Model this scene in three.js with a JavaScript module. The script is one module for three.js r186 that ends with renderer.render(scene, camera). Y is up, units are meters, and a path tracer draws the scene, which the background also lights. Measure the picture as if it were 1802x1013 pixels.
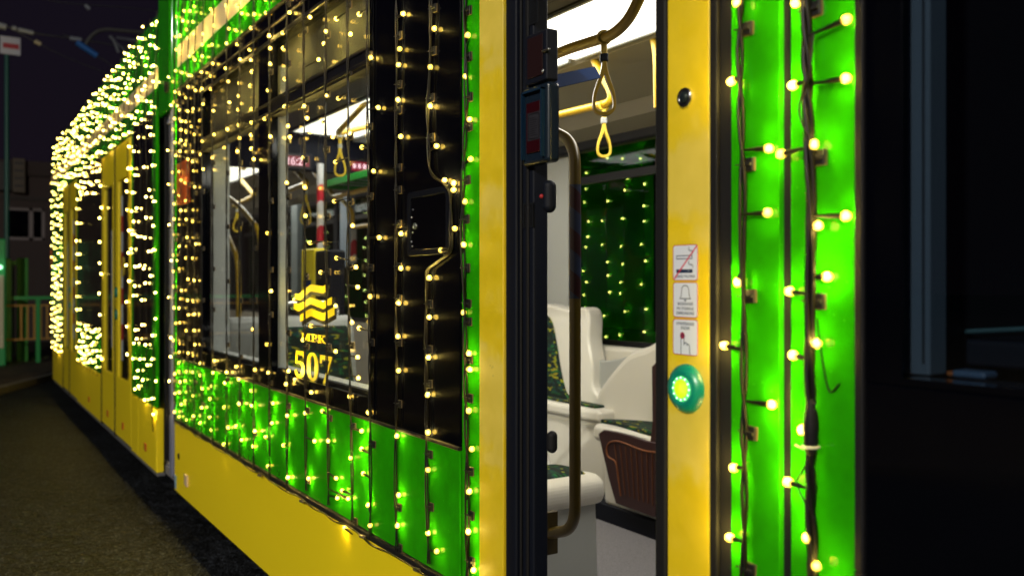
import * as THREE from 'three';
import { RoundedBoxGeometry } from 'three/addons/geometries/RoundedBoxGeometry.js';
import { mergeGeometries } from 'three/addons/utils/BufferGeometryUtils.js';
import { FontLoader } from 'three/addons/loaders/FontLoader.js';
import { TextGeometry } from 'three/addons/geometries/TextGeometry.js';

// ---------------------------------------------------------------- camera, sky, lamps, exposure
const H = 1.71, D = 1.3, TURN = THREE.MathUtils.degToRad(32.7), F = 1550, CX = 901, HY = 497;
const scene = new THREE.Scene();
const camera = new THREE.PerspectiveCamera(2 * Math.atan(506.5 / F) * 180 / Math.PI, 1802 / 1013, 0.1, 400);
camera.position.set(0, H, D);
camera.lookAt(-Math.cos(TURN), H, D - Math.sin(TURN));
camera.setViewOffset(1802, 1013, 0, 506.5 - HY, 1802, 1013);
camera.focus = 2.75; camera.userData.fStop = 2.4;
camera.updateProjectionMatrix();
const renderer = new THREE.WebGLRenderer({ antialias: true });
renderer.toneMapping = THREE.LinearToneMapping;
renderer.toneMappingExposure = 1;
renderer.shadowMap.enabled = true;

{ // night sky: deep violet grey, a little warmer towards the horizon (town glow)
  const w = 64, h = 32, a = new Float32Array(w * h * 4);
  for (let y = 0; y < h; y++) for (let x = 0; x < w; x++) {
    const up = Math.max(0, (y + 0.5) / h * 2 - 1), k = Math.exp(-up * 3);
    a.set([0.0038 + 0.0042 * k, 0.0038 + 0.0014 * k, 0.0085 + 0.0004 * k, 1], (y * w + x) * 4);
  }
  const t = new THREE.DataTexture(a, w, h, THREE.RGBAFormat, THREE.FloatType);
  t.mapping = THREE.EquirectangularReflectionMapping; t.magFilter = THREE.LinearFilter; t.needsUpdate = true;
  scene.background = t; scene.environment = t;
}
{ // faint moon, cold
  const moon = new THREE.DirectionalLight(new THREE.Color(0.55, 0.75, 1), 0.06);
  moon.position.set(3, 9, 9); moon.target.position.set(-3, 1, 0); moon.castShadow = true;
  Object.assign(moon.shadow.camera, { left: -20, right: 20, top: 20, bottom: -20, far: 60 });
  scene.add(moon, moon.target);
}
const LAMP_AT = new THREE.Vector3(3, 7.2, 9.5), LAMP_CD = 610;
const BULB_CD = 0.085, BULB_GLOW = 6.5, FAR_GLOW = 52;
const BULB_COLOR = new THREE.Color(1, 0.72, 0.15);

// ---------------------------------------------------------------- helpers
const CO = Math.cos(TURN), SI = Math.sin(TURN);
function ray(px) { const u = px - CX; return [-CO * F + SI * u, -SI * F - CO * u]; }
function at(px, py, z = 0) { const [dx, dz] = ray(px), t = (z - D) / dz; return new THREE.Vector3(t * dx, H + (HY - py) * t, z); } // where the plane at depth z holds that point
function atX(px, py, X) { const [dx, dz] = ray(px), t = X / dx; return new THREE.Vector3(X, H + (HY - py) * t, D + t * dz); }
let seed = 12345;
const rnd = () => { seed = (seed + 0x6d2b79f5) | 0; let t = Math.imul(seed ^ (seed >>> 15), 1 | seed); t = (t + Math.imul(t ^ (t >>> 7), 61 | t)) ^ t; return ((t ^ (t >>> 14)) >>> 0) / 4294967296; };
const rr = (a, b) => a + (b - a) * rnd();
const used = new Map();
function numbered(n) { const k = used.get(n) ?? 0; used.set(n, k + 1); return k ? n + '_' + String(k).padStart(3, '0') : n; }
function tag(o, label, category, group) { o.userData.label = label; o.userData.category = category; if (group) o.userData.group = group; return o; }
function thing(name, label, category, pos = [0, 0, 0], group) {
  const o = new THREE.Group(); o.name = numbered(name); o.position.set(...pos); scene.add(o); return tag(o, label, category, group);
}
function mesh(name, geo, mat, parent, top = false) {
  const g = Array.isArray(geo) ? merge(geo) : geo;
  const m = new THREE.Mesh(g, mat); m.name = top || parent === scene ? numbered(name) : name; m.castShadow = m.receiveShadow = true; (parent ?? scene).add(m); return m;
}
function merge(list) {
  const l = list.map((g) => { let q = g.index ? g.toNonIndexed() : g; q = q === g ? g.clone() : q; for (const k of Object.keys(q.attributes)) if (!['position', 'normal', 'uv', 'color'].includes(k)) q.deleteAttribute(k); return q; });
  const color = l.some((g) => g.attributes.color);
  if (color) l.forEach((g) => { if (!g.attributes.color) g.setAttribute('color', new THREE.BufferAttribute(new Float32Array(g.attributes.position.count * 3).fill(1), 3)); });
  return mergeGeometries(l);
}
function metricUV(g) { // uv in metres from the dominant direction of each face
  const p = g.attributes.position, n = g.attributes.normal, uv = new Float32Array(p.count * 2);
  for (let i = 0; i < p.count; i++) {
    const ax = Math.abs(n.getX(i)), ay = Math.abs(n.getY(i)), az = Math.abs(n.getZ(i));
    const [a, b] = az >= ax && az >= ay ? [p.getX(i), p.getY(i)] : ax >= ay ? [p.getZ(i), p.getY(i)] : [p.getX(i), p.getZ(i)];
    uv[i * 2] = a; uv[i * 2 + 1] = b;
  }
  g.setAttribute('uv', new THREE.BufferAttribute(uv, 2)); return g;
}
function box(x0, x1, y0, y1, z0, z1, r = 0) {
  const w = Math.abs(x1 - x0), h = Math.abs(y1 - y0), d = Math.abs(z1 - z0);
  const g = r ? new RoundedBoxGeometry(w, h, d, 2, Math.min(r, w / 2.01, h / 2.01, d / 2.01)) : new THREE.BoxGeometry(w, h, d);
  g.translate((x0 + x1) / 2, (y0 + y1) / 2, (z0 + z1) / 2); return metricUV(g);
}
const V = (x, y, z) => new THREE.Vector3(x, y, z);
function tube(pts, r, seg = 0, rad = 8, tension = 0.5) {
  return new THREE.TubeGeometry(new THREE.CatmullRomCurve3(pts, false, 'centripetal', tension), seg || pts.length * 6, r, rad, false);
}
function rod(a, b, r, rad = 8) { const d = b.clone().sub(a), g = new THREE.CylinderGeometry(r, r, d.length(), rad); g.translate(0, d.length() / 2, 0); g.applyQuaternion(new THREE.Quaternion().setFromUnitVectors(V(0, 1, 0), d.normalize())); g.translate(a.x, a.y, a.z); return g; }
function bentRail(pts, r, bend = 0.1, rad = 12) { // straight pipe runs joined by round bends
  const path = new THREE.CurvePath();
  let prev = pts[0].clone();
  for (let i = 1; i < pts.length - 1; i++) {
    const a = pts[i].clone().sub(pts[i - 1]), b = pts[i + 1].clone().sub(pts[i]), k = Math.min(bend, a.length() * 0.49, b.length() * 0.49);
    const p = pts[i].clone().addScaledVector(a.normalize(), -k), q = pts[i].clone().addScaledVector(b.normalize(), k);
    if (prev.distanceTo(p) > 1e-4) path.add(new THREE.LineCurve3(prev, p));
    path.add(new THREE.QuadraticBezierCurve3(p, pts[i].clone(), q)); prev = q;
  }
  path.add(new THREE.LineCurve3(prev, pts[pts.length - 1]));
  return new THREE.TubeGeometry(path, pts.length * 22, r, rad, false);
}
function extrude(points, depth, bevel = 0.01, curved = false) {
  const s = new THREE.Shape(points.map(([x, y]) => new THREE.Vector2(x, y)));
  return new THREE.ExtrudeGeometry(s, { depth, bevelEnabled: bevel > 0, bevelSize: bevel, bevelThickness: bevel, bevelSegments: 3, curveSegments: 10 });
}
function smoothShape(points, close = true) { return new THREE.CatmullRomCurve3(points.map(([x, y]) => V(x, y, 0)), close, 'centripetal').getPoints(points.length * 6).map((p) => [p.x, p.y]); }

// value noise that repeats every n cells
function noiseGrid(n, s) { let q = s; const a = new Float32Array(n * n); for (let i = 0; i < a.length; i++) { q = (Math.imul(q, 1664525) + 1013904223) | 0; a[i] = (q >>> 8) / 16777216; } return (x, y) => {
  const xi = Math.floor(x), yi = Math.floor(y), fx = x - xi, fy = y - yi, u = fx * fx * (3 - 2 * fx), v = fy * fy * (3 - 2 * fy), g = (i, j) => a[((j % n + n) % n) * n + ((i % n + n) % n)];
  return (g(xi, yi) * (1 - u) + g(xi + 1, yi) * u) * (1 - v) + (g(xi, yi + 1) * (1 - u) + g(xi + 1, yi + 1) * u) * v; }; }
function fbm(size, base, oct, s) { const layers = []; for (let o = 0; o < oct; o++) layers.push([noiseGrid(base << o, s + o * 77), base << o]); return (x, y) => { let v = 0, w = 0.5, t = 0; for (const [f, n] of layers) { v += f(x / size * n, y / size * n) * w; t += w; w *= 0.55; } return v / t; }; }
function dataTex(size, fn, srgb, repeat) {
  const a = new Uint8Array(size * size * 4);
  for (let y = 0; y < size; y++) for (let x = 0; x < size; x++) { const c = fn(x, y); a.set([c[0], c[1], c[2], 255].map((v) => Math.max(0, Math.min(255, v))), (y * size + x) * 4); }
  const t = new THREE.DataTexture(a, size, size, THREE.RGBAFormat); t.wrapS = t.wrapT = THREE.RepeatWrapping; t.magFilter = THREE.LinearFilter; if (srgb) t.colorSpace = THREE.SRGBColorSpace; if (repeat) t.repeat.set(repeat, repeat); t.needsUpdate = true; return t;
}
function canvasTex(w, h, draw) { const c = document.createElement('canvas'); c.width = w; c.height = h; draw(c.getContext('2d'), w, h); const t = new THREE.CanvasTexture(c); t.colorSpace = THREE.SRGBColorSpace; t.magFilter = THREE.LinearFilter; return t; }

// ---------------------------------------------------------------- materials
const M = {};
const std = (r, g, b, rough, extra = {}) => new THREE.MeshPhysicalMaterial({ color: new THREE.Color().setRGB(r, g, b), roughness: rough, ...extra });
{
  const n1 = fbm(512, 4, 5, 11), n2 = fbm(512, 16, 4, 91);
  const dirt = dataTex(512, (x, y) => { const a = n1(x, y), b = n2(x, y), film = Math.min(1, Math.max(0, (a + 0.22 * b - 0.5) * 9)), grime = b > 0.78 && a > 0.5 ? 0.9 : 1; const k = (0.95 + 0.08 * b) * grime; return [(219 - 3 * film) * k, (190 + 2 * film) * k, (14 + 52 * film + 14 * b) * k]; }, true, 0.9);
  const fine = dataTex(512, (x, y) => { const b = n2(x, y); return [0, 90 + 120 * b, 0]; }, false, 1.4);
  M.yellow = new THREE.MeshPhysicalMaterial({ color: 0xffffff, map: dirt, roughness: 1, roughnessMap: fine, clearcoat: 0.15, clearcoatRoughness: 0.35 });
  const orange = dataTex(256, (x, y) => { const i = rndHash(x, y), j = rndHash(x + 7, y + 3); return [128 + 90 * (i - 0.5) + 50 * (j - 0.5), 128, 128]; }, false, 14);
  M.yellowSkirt = new THREE.MeshPhysicalMaterial({ color: new THREE.Color().setRGB(0.86, 0.67, 0.004), roughness: 0.55, roughnessMap: null, bumpMap: orange, bumpScale: 0.0004, clearcoat: 0.3, clearcoatRoughness: 0.4 });
  const dust = dataTex(512, (x, y) => { const b = n1(x, y), c = n2(x, y), k = 0.9 + 0.2 * (c - 0.5) + 0.12 * (b - 0.5), speck = rndHash(x >> 1, y >> 1) > 0.9988 ? 26 : 0; return [36 * k + speck, 156 * k + speck, 3 * k + speck]; }, true, 1.3);
  M.green = new THREE.MeshPhysicalMaterial({ color: 0xffffff, map: dust, roughness: 0.9, specularIntensity: 0.0, clearcoat: 0.9, clearcoatRoughness: 0.07 });
  M.cream = std(0.62, 0.5, 0.32, 0.45, { clearcoat: 0.3, clearcoatRoughness: 0.3 });
  const smear = dataTex(512, (x, y) => [0, 14 + 46 * Math.pow(n1(x, y), 2), 0], false, 1.1);
  M.gloss = new THREE.MeshPhysicalMaterial({ color: new THREE.Color().setRGB(0.0008, 0.001, 0.0022), roughness: 1, roughnessMap: smear, specularIntensity: 0.9 });
  M.black = std(0.006, 0.006, 0.009, 0.5, { specularIntensity: 0.5 });
  M.matt = std(0.0035, 0.005, 0.011, 0.6, { specularIntensity: 0.35 });
  M.rubber = std(0.008, 0.0078, 0.009, 0.65, { specularIntensity: 0.4 });
  M.cable = std(0.006, 0.005, 0.004, 0.45, { specularIntensity: 0.6 });
  M.clip = new THREE.MeshPhysicalMaterial({ color: 0xffffff, vertexColors: true, roughness: 0.5 });
  M.glass = new THREE.MeshPhysicalMaterial({ color: new THREE.Color().setRGB(0.86, 0.88, 0.87), roughness: 0.0, transmission: 1, thickness: 0, ior: 1.5 });
  M.privacy = new THREE.MeshPhysicalMaterial({ color: new THREE.Color().setRGB(0.42, 0.55, 0.6), roughness: 0.0, specularIntensity: 0.15, transmission: 1, thickness: 0, ior: 1.5 });
  M.tint = new THREE.MeshPhysicalMaterial({ color: new THREE.Color().setRGB(0.78, 0.83, 0.86), roughness: 0.0, transmission: 1, thickness: 0, ior: 1.5 });
  M.bulb = new THREE.MeshPhysicalMaterial({ color: new THREE.Color().setRGB(0.9, 0.8, 0.6), roughness: 0.3, emissive: BULB_COLOR, emissiveIntensity: BULB_GLOW });
  M.farBulb = new THREE.MeshPhysicalMaterial({ color: new THREE.Color().setRGB(0.9, 0.8, 0.6), roughness: 0.3, emissive: BULB_COLOR, emissiveIntensity: FAR_GLOW });
  M.midBulb = M.bulb.clone(); M.midBulb.emissiveIntensity = 30; M.bulbDim = M.bulb.clone(); M.bulbDim.emissiveIntensity = 2.6; M.bulbHot = M.bulb.clone(); M.bulbHot.emissiveIntensity = 9;
  M.cap = new THREE.MeshPhysicalMaterial({ color: new THREE.Color().setRGB(0.9, 0.7, 0.2), roughness: 0.25, transparent: true, opacity: 0.38, emissive: new THREE.Color(1, 0.62, 0.05), emissiveIntensity: 1.5 });
  const plast = dataTex(256, (x, y) => { const b = n2(x * 2, y * 2); return [128 + 60 * (b - 0.5), 128, 128]; }, false, 6);
  M.white = std(0.7, 0.68, 0.62, 0.3, { bumpMap: plast, bumpScale: 0.0004 });
  M.grey = std(0.3, 0.32, 0.33, 0.5);
  M.paleGrey = std(0.42, 0.44, 0.44, 0.5);
  M.beige = std(0.36, 0.33, 0.27, 0.6, { bumpMap: plast, bumpScale: 0.0006 });
  M.brown = std(0.032, 0.009, 0.009, 0.4);
  M.orange = std(0.2, 0.06, 0.014, 0.5);
  M.floor = new THREE.MeshPhysicalMaterial({ color: 0xffffff, map: dataTex(256, (x, y) => { const k = rndHash(x, y); return [120 + 50 * (k - 0.5), 118 + 50 * (k - 0.5), 122 + 50 * (k - 0.5)]; }, true, 2), roughness: 0.6 });
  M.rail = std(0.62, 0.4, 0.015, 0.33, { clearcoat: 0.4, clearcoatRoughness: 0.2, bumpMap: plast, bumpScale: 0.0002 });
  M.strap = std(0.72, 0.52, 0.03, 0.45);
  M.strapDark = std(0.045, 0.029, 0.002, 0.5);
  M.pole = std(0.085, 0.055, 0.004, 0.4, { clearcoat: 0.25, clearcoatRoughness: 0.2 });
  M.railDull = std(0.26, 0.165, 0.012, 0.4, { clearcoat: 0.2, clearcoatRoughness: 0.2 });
  M.chrome = std(0.7, 0.7, 0.7, 0.18, { metalness: 1 });
  M.steel = std(0.45, 0.46, 0.48, 0.35, { metalness: 1 });
  M.blue = std(0.004, 0.03, 0.13, 0.75, { specularIntensity: 0.25 });
  M.red = std(0.3, 0.012, 0.02, 0.5);
  M.decal = std(0.85, 0.68, 0.01, 0.5);
  M.decalBlack = std(0.006, 0.006, 0.006, 0.5);
  M.teal = std(0.0, 0.16, 0.13, 0.35, { clearcoat: 0.4, clearcoatRoughness: 0.3 });
  M.panelLight = new THREE.MeshPhysicalMaterial({ color: new THREE.Color().setRGB(0.9, 0.9, 0.85), roughness: 0.6, emissive: new THREE.Color(1, 0.95, 0.82), emissiveIntensity: 2.6 });
  M.fabric = new THREE.MeshPhysicalMaterial({ color: 0xa8a8a8, roughness: 0.9, map: canvasTex(512, 512, (g, w, h) => {
    g.fillStyle = '#07291f'; g.fillRect(0, 0, w, h);
    const cols = ['#0f6a3a', '#0b4a4a', '#14954a', '#c9d020', '#0a3330', '#e5d821', '#0d5a5a', '#0c7a3a'];
    for (let i = 0; i < 240; i++) { g.fillStyle = cols[Math.floor(rnd() * cols.length)]; const x = rnd() * w, y = rnd() * h, l = 22 + rnd() * 60; g.save(); g.translate(x, y); g.rotate((rnd() - 0.5) * 0.7); g.beginPath(); g.ellipse(0, 0, l / 2, 4 + rnd() * 9, 0, 0, 7); g.fill(); g.restore(); }
  }) });
  M.fabric.map.wrapS = M.fabric.map.wrapT = THREE.RepeatWrapping; M.fabric.map.repeat.set(2.6, 2.6);
}
function rndHash(x, y) { let t = Math.imul(x * 374761393 + y * 668265263, 1274126177); t ^= t >>> 13; t = Math.imul(t, 1274126177); return ((t ^ (t >>> 16)) >>> 0) / 4294967296; }

// ---------------------------------------------------------------- ground
{
  const n1 = fbm(1024, 4, 6, 5), n2 = fbm(1024, 64, 3, 25);
  const asphalt = dataTex(1024, (x, y) => { const g = n2(x, y), l = n1(x, y), s = rndHash(x >> 2, y >> 2), k = 27 + 60 * (g - 0.5) + 28 * (l - 0.5) + (s > 0.92 ? 44 : s < 0.2 ? -14 : 0); return [k * 0.92, k * 0.98, k * 1.1]; }, true, 0.4);
  const rough = dataTex(1024, (x, y) => { const g = n2(x, y), s = rndHash(x >> 2, y >> 2); return [255 * (0.6 * g + 0.4 * s), 150 + 80 * g, 0]; }, false, 0.4);
  const asp = new THREE.MeshPhysicalMaterial({ color: 0xffffff, map: asphalt, bumpMap: rough, bumpScale: 0.03, roughness: 1, roughnessMap: rough, specularIntensity: 0.25 });
  const g = metricUV(new THREE.PlaneGeometry(240, 240, 1, 1).rotateX(-Math.PI / 2)); g.translate(-60, 0, 0);
  const ground = mesh('ground', g, asp, scene); ground.userData.kind = 'structure';
  // verge of trodden earth past the end of the tram, with a kerb line
  const n3 = fbm(512, 8, 5, 45);
  const soil = new THREE.MeshPhysicalMaterial({ color: 0xffffff, roughness: 0.95, map: dataTex(512, (x, y) => { const l = n3(x, y), s = rndHash(x, y); const k = 0.6 + 0.9 * (l - 0.3) + 0.3 * (s - 0.5); return [74 * k, 58 * k, 42 * k]; }, true, 0.3), bumpMap: rough, bumpScale: 0.03 });
  // local frame along the kerb: u runs with it, v away from the viewer
  const k0 = V(-15.67, 0, 0.6), du = V(-0.9, 0, -0.43).normalize(), dv = V(du.z, 0, -du.x), place = (u, v, y = 0) => k0.clone().addScaledVector(du, u).addScaledVector(dv, v).setY(y);
  const nu = 60, nv = 50, vg = new THREE.PlaneGeometry(1, 1, nu, nv), vp = vg.attributes.position;
  for (let i = 0; i < vp.count; i++) { const v = Math.pow(0.5 - vp.getY(i), 1.3) * 40 + 0.14, u = (vp.getX(i)) * 44 + 4, p = place(u, v, 0.06 + 0.09 * n3(u * 30 + 9000, v * 30 + 9000)); vp.setXYZ(i, p.x, p.y, p.z); }
  vg.computeVertexNormals(); metricUV(vg); if (vg.attributes.normal.getY(5) < 0) { const ix = vg.index.array; for (let i = 0; i < ix.length; i += 3) { const q = ix[i]; ix[i] = ix[i + 1]; ix[i + 1] = q; } vg.computeVertexNormals(); }
  const verge = mesh('verge', vg, soil, scene); verge.userData.kind = 'structure';
  const kb = new THREE.Group(); kb.name = 'kerb'; kb.userData.kind = 'structure'; kb.position.copy(k0); kb.rotation.y = Math.atan2(-du.z, du.x); scene.add(kb);
  const stone = std(0.1, 0.09, 0.08, 0.85, { bumpMap: rough, bumpScale: 0.01 });
  for (let i = -16; i < 14; i++) mesh('kerb_stone', box(i * 1.1, i * 1.1 + 1.088, 0, 0.11 + 0.01 * rnd(), -0.07, 0.07, 0.012), stone, kb);
  // grass
  const blade = new THREE.ConeGeometry(0.012, 1, 3, 1).translate(0, 0.5, 0), n = 5200;
  const grass = new THREE.InstancedMesh(blade, std(0.05, 0.085, 0.018, 0.8), n); grass.name = 'grass'; tag(grass, 'short rough grass growing on the verge before the green fence', 'grass'); grass.userData.kind = 'stuff';
  const m4 = new THREE.Matrix4(), q = new THREE.Quaternion(), c = new THREE.Color();
  for (let i = 0; i < n; i++) {
    const gp = place(rr(-6, 6), 1.1 + 3.6 * Math.pow(rnd(), 0.8)), x = gp.x, z = gp.z;
    q.setFromEuler(new THREE.Euler(rr(-0.6, 0.6), rr(0, 6), rr(-0.6, 0.6))); m4.compose(V(x, 0.05, z), q, V(1, rr(0.05, 0.22), 1)); grass.setMatrixAt(i, m4); grass.setColorAt(i, c.setRGB(rr(0.6, 1.4), rr(0.6, 1.2), rr(0.4, 1)));
  }
  scene.add(grass);
}

// ---------------------------------------------------------------- the tram
const tram = thing('tram', 'green and yellow articulated tram covered in warm fairy lights, one door open', 'tram');
const BAND_LO = 1.215, BAND_HI = 3.0, SKIRT_HI = 0.785, SKIRT_LO = 0.31, BACK = -2.36, ROOF = 3.72;
const zRoof = (y) => (y < 3 ? 0 : -0.03 * Math.pow((y - 3) / 0.7, 1.6));
function part(name, geo, mat, parent = tram) { return mesh(name, geo, mat, parent); }
function fairing(x0, x1, y0, y1, mat, name = 'roof_fairing') { // curved roof edge band between two heights
  const n = 8, nx = Math.max(1, Math.ceil(Math.abs(x1 - x0) / 1.0)), g = new THREE.PlaneGeometry(1, 1, nx, n), p = g.attributes.position;
  for (let i = 0; i < p.count; i++) { const u = p.getX(i) + 0.5, v = p.getY(i) + 0.5, y = y0 + (y1 - y0) * v; p.setXYZ(i, x0 + (x1 - x0) * u, y, zRoof(y)); }
  g.computeVertexNormals(); metricUV(g); return part(name, g, mat);
}
// --- front module
const X = { cab: -0.945, g2a: at(1392, 0).x, g1b: at(1372, 0).x, g1a: at(1287, 0).x, leafB: at(1250, 0).x, leafA: at(1175, 0).x, openB: at(1155, 0).x, openA: at(965, 0, -0.06).x, y1b: at(890, 0).x, y1a: at(848, 0).x, g0a: at(813, 0).x, winB: at(655, 0).x, winA: at(352, 0).x, mull0: at(455, 0).x, mull1: at(478, 0).x, front: at(308, 0).x };
part('green_panel', box(X.g2a, X.cab, SKIRT_LO, BAND_HI, -0.05, 0, 0.0018), M.green);
part('green_panel', box(X.g1a, X.g1b, SKIRT_LO, BAND_HI, -0.05, 0, 0.0018), M.green);
part('panel_gap', box(X.g1b + 0.0005, X.g2a - 0.0005, SKIRT_LO, BAND_HI, -0.05, -0.012), M.rubber);
part('green_panel', box(X.g0a, X.y1a - 0.001, SKIRT_LO, BAND_HI, -0.05, 0, 0.0018), M.green);
part('yellow_panel', box(X.y1a, X.y1b, SKIRT_LO, BAND_HI, -0.05, 0.009, 0.0025), M.yellow);
part('panel_gap', box(X.g0a - 0.012, X.g0a - 0.0005, SKIRT_LO, BAND_HI, -0.05, -0.008), M.rubber);
part('green_panel', box(X.front + 0.02, X.g0a - 0.0125, SKIRT_HI + 0.012, BAND_LO - 0.012, -0.05, 0, 0.005), M.green);
part('skirt', box(X.front, X.g0a - 0.0125, SKIRT_LO, SKIRT_HI - 0.012, -0.05, 0.006, 0.006), M.yellowSkirt);
part('skirt_trim', [box(X.front, X.g0a - 0.0125, SKIRT_HI - 0.0115, SKIRT_HI + 0.0115, -0.05, 0.011, 0.004)], M.rubber);
part('band_trim', [box(X.front, X.g0a - 0.0125, BAND_LO - 0.0115, BAND_LO - 0.0005, -0.05, 0.006, 0.003)], M.rubber);
part('glass_panel', box(X.winB + 0.03, X.g0a - 0.0125, BAND_LO, BAND_HI, -0.05, 0, 0.003), M.gloss);
part('glass_panel_joint', box(X.winB + 0.022, X.winB + 0.0295, BAND_LO, BAND_HI, -0.05, -0.004), M.rubber);
part('glass_panel', box(X.front + 0.03, X.winA, BAND_LO, BAND_HI, -0.05, 0, 0.003), M.gloss);
const WY0 = 1.29, WY1 = 2.5, UY0 = 2.58, UY1 = 2.86; // main pane and hopper pane
{
  const w = part('window', [box(X.winA, X.winB + 0.0215, BAND_LO, WY0, -0.05, 0.002, 0.003), box(X.winA, X.winB + 0.0215, UY1, BAND_HI, -0.05, 0.002, 0.003),
    box(X.winA, X.winA + 0.05, WY0, UY1, -0.05, 0.002), box(X.winB - 0.02, X.winB + 0.0215, WY0, UY1, -0.05, 0.002)], M.gloss);
  mesh('window_mullion', box(X.mull0, X.mull1, WY0, UY1, -0.03, 0.002, 0.003), M.gloss, w);
  mesh('transom', [box(X.winA + 0.05, X.mull0, WY1, UY0, -0.05, 0.002), box(X.mull1, X.winB - 0.02, WY1, UY0, -0.05, 0.002), box(X.winA + 0.05, X.winB - 0.02, WY1 + 0.01, WY1 + 0.026, 0.0025, 0.009, 0.003), box(X.winA + 0.05, X.winB - 0.02, UY0 - 0.02, UY0 - 0.008, 0.0025, 0.008, 0.003)], M.black, w);
  mesh('hopper_rail', [box(X.winA + 0.05, X.winB - 0.02, UY1 - 0.012, UY1 + 0.006, 0.0025, 0.01, 0.003), box(X.winA + 0.03, X.winB - 0.02, UY1 + 0.06, UY1 + 0.072, 0.0025, 0.008, 0.003)], M.black, w);
  for (const [a, b] of [[X.winA + 0.05, X.mull0], [X.mull1, X.winB - 0.02]]) {
    mesh('pane', box(a, b, WY0, WY1, -0.026, -0.02), M.glass, w);
    mesh('pane', box(a, b, UY0, UY1, -0.026, -0.02), M.glass, w);
  }
  mesh('window_gasket', [box(X.winA + 0.05, X.mull0, WY0 - 0.001, WY0 + 0.014, -0.05, -0.027), box(X.mull1, X.winB - 0.02, WY0 - 0.001, WY0 + 0.014, -0.05, -0.027)], M.rubber, w);
}
{ // round-cornered service hatch in the black glass
  const p = at(721, 342), q = at(795, 450), s = new THREE.Shape(), rrect = (sh, x0, y0, x1, y1, r) => { sh.moveTo(x0 + r, y0); sh.lineTo(x1 - r, y0); sh.quadraticCurveTo(x1, y0, x1, y0 + r); sh.lineTo(x1, y1 - r); sh.quadraticCurveTo(x1, y1, x1 - r, y1); sh.lineTo(x0 + r, y1); sh.quadraticCurveTo(x0, y1, x0, y1 - r); sh.lineTo(x0, y0 + r); sh.quadraticCurveTo(x0, y0, x0 + r, y0); };
  const y0 = 1.80, y1 = 2.005; rrect(s, p.x, y0, q.x, y1, 0.022); const hole = new THREE.Path(); rrect(hole, p.x + 0.02, y0 + 0.016, q.x - 0.02, y1 - 0.016, 0.014); s.holes.push(hole);
  const fr = new THREE.ExtrudeGeometry(s, { depth: 0.004, bevelSize: 0.003, bevelThickness: 0.003, bevelSegments: 2 }); fr.translate(0, 0, 0.0035);
  const hatch = part('service_hatch', fr, std(0.006, 0.007, 0.01, 0.25));
  const s2 = new THREE.Shape(); rrect(s2, p.x + 0.024, y0 + 0.02, q.x - 0.024, y1 - 0.02, 0.01);
  mesh('hatch_lid', new THREE.ExtrudeGeometry(s2, { depth: 0.002, bevelSize: 0.002, bevelThickness: 0.002, bevelSegments: 2 }).translate(0, 0, 0.003), M.gloss, hatch);
  const l = new THREE.TorusGeometry(0.009, 0.002, 8, 20).translate(p.x + 0.055, y0 + 0.095, 0.009); mesh('hatch_lock', [l, new THREE.CylinderGeometry(0.006, 0.006, 0.004, 14).rotateX(Math.PI / 2).translate(p.x + 0.055, y0 + 0.095, 0.008)], M.steel, hatch);
  const sc = []; for (const [u, v] of [[0.03, 0.045], [0.038, 0.075], [0.03, 0.125], [0.04, 0.15], [0.035, 0.03]]) sc.push(new THREE.SphereGeometry(0.003, 8, 6).translate(p.x + u, y0 + v, 0.008)); mesh('hatch_stud', sc, M.steel, hatch).userData.kind = 'stuff';
}
// the little white lamp and the dark jack hole on the skirt
{ const p = at(331, 848), q = at(316, 802), r = at(309, 845); part('side_marker', [box(p.x - 0.04, p.x + 0.04, p.y - 0.025, p.y + 0.05, 0.0065, 0.02, 0.006)], std(0.6, 0.45, 0.3, 0.35)); part('jack_hole', new THREE.CylinderGeometry(0.022, 0.022, 0.004, 16).rotateX(Math.PI / 2).translate(q.x, q.y, 0.0085), M.black); part('inspection_plate', box(r.x - 0.001, r.x + 0.045, r.y - 0.05, r.y + 0.04, 0.0065, 0.01, 0.002), std(0.2, 0.35, 0.5, 0.4)); }
// cab side
const CAB_Y0 = at(1600, 679).y;
part('cab_panel', box(X.cab + 0.02, 1.6, SKIRT_LO, CAB_Y0, -0.05, 0.0, 0.004), M.gloss);
part('cab_window_seal', [box(X.cab + 0.002, X.cab + 0.0195, 1.222, BAND_HI, -0.05, 0.006, 0.004), box(X.cab + 0.002, X.cab + 0.0195, SKIRT_LO, 1.2215, -0.05, 0.006, 0.004)], M.rubber);
part('cab_panel', box(X.cab + 0.02, at(1588, 0).x, CAB_Y0, BAND_HI, -0.006, 0, 0.002), M.gloss);
{ const w = part('cab_window', box(at(1588, 0).x, 1.6, CAB_Y0 + 0.0005, CAB_Y0 + 0.012, -0.045, 0.001, 0.001), M.gloss); mesh('pane', box(at(1588, 0).x, 1.6, CAB_Y0 + 0.0125, BAND_HI, -0.012, -0.007), M.tint, w); }
// roof edge: green, cream, green
fairing(-6.2, 1.6, 3.0005, 3.15, M.green); fairing(-6.2, 1.6, 3.15, 3.30, M.cream, 'cream_stripe'); fairing(-6.2, 1.6, 3.30, ROOF, M.green);
part('roof', box(-6.2, 1.6, 3.1, ROOF, BACK, -0.06), M.black);
part('band_top', box(-6.2, 1.6, 2.86, 2.999, BACK, -0.052), M.black);
part('roof_moulding', box(X.front, 1.6, 2.992, 3.004, -0.02, 0.012, 0.004), M.rubber);
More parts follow.
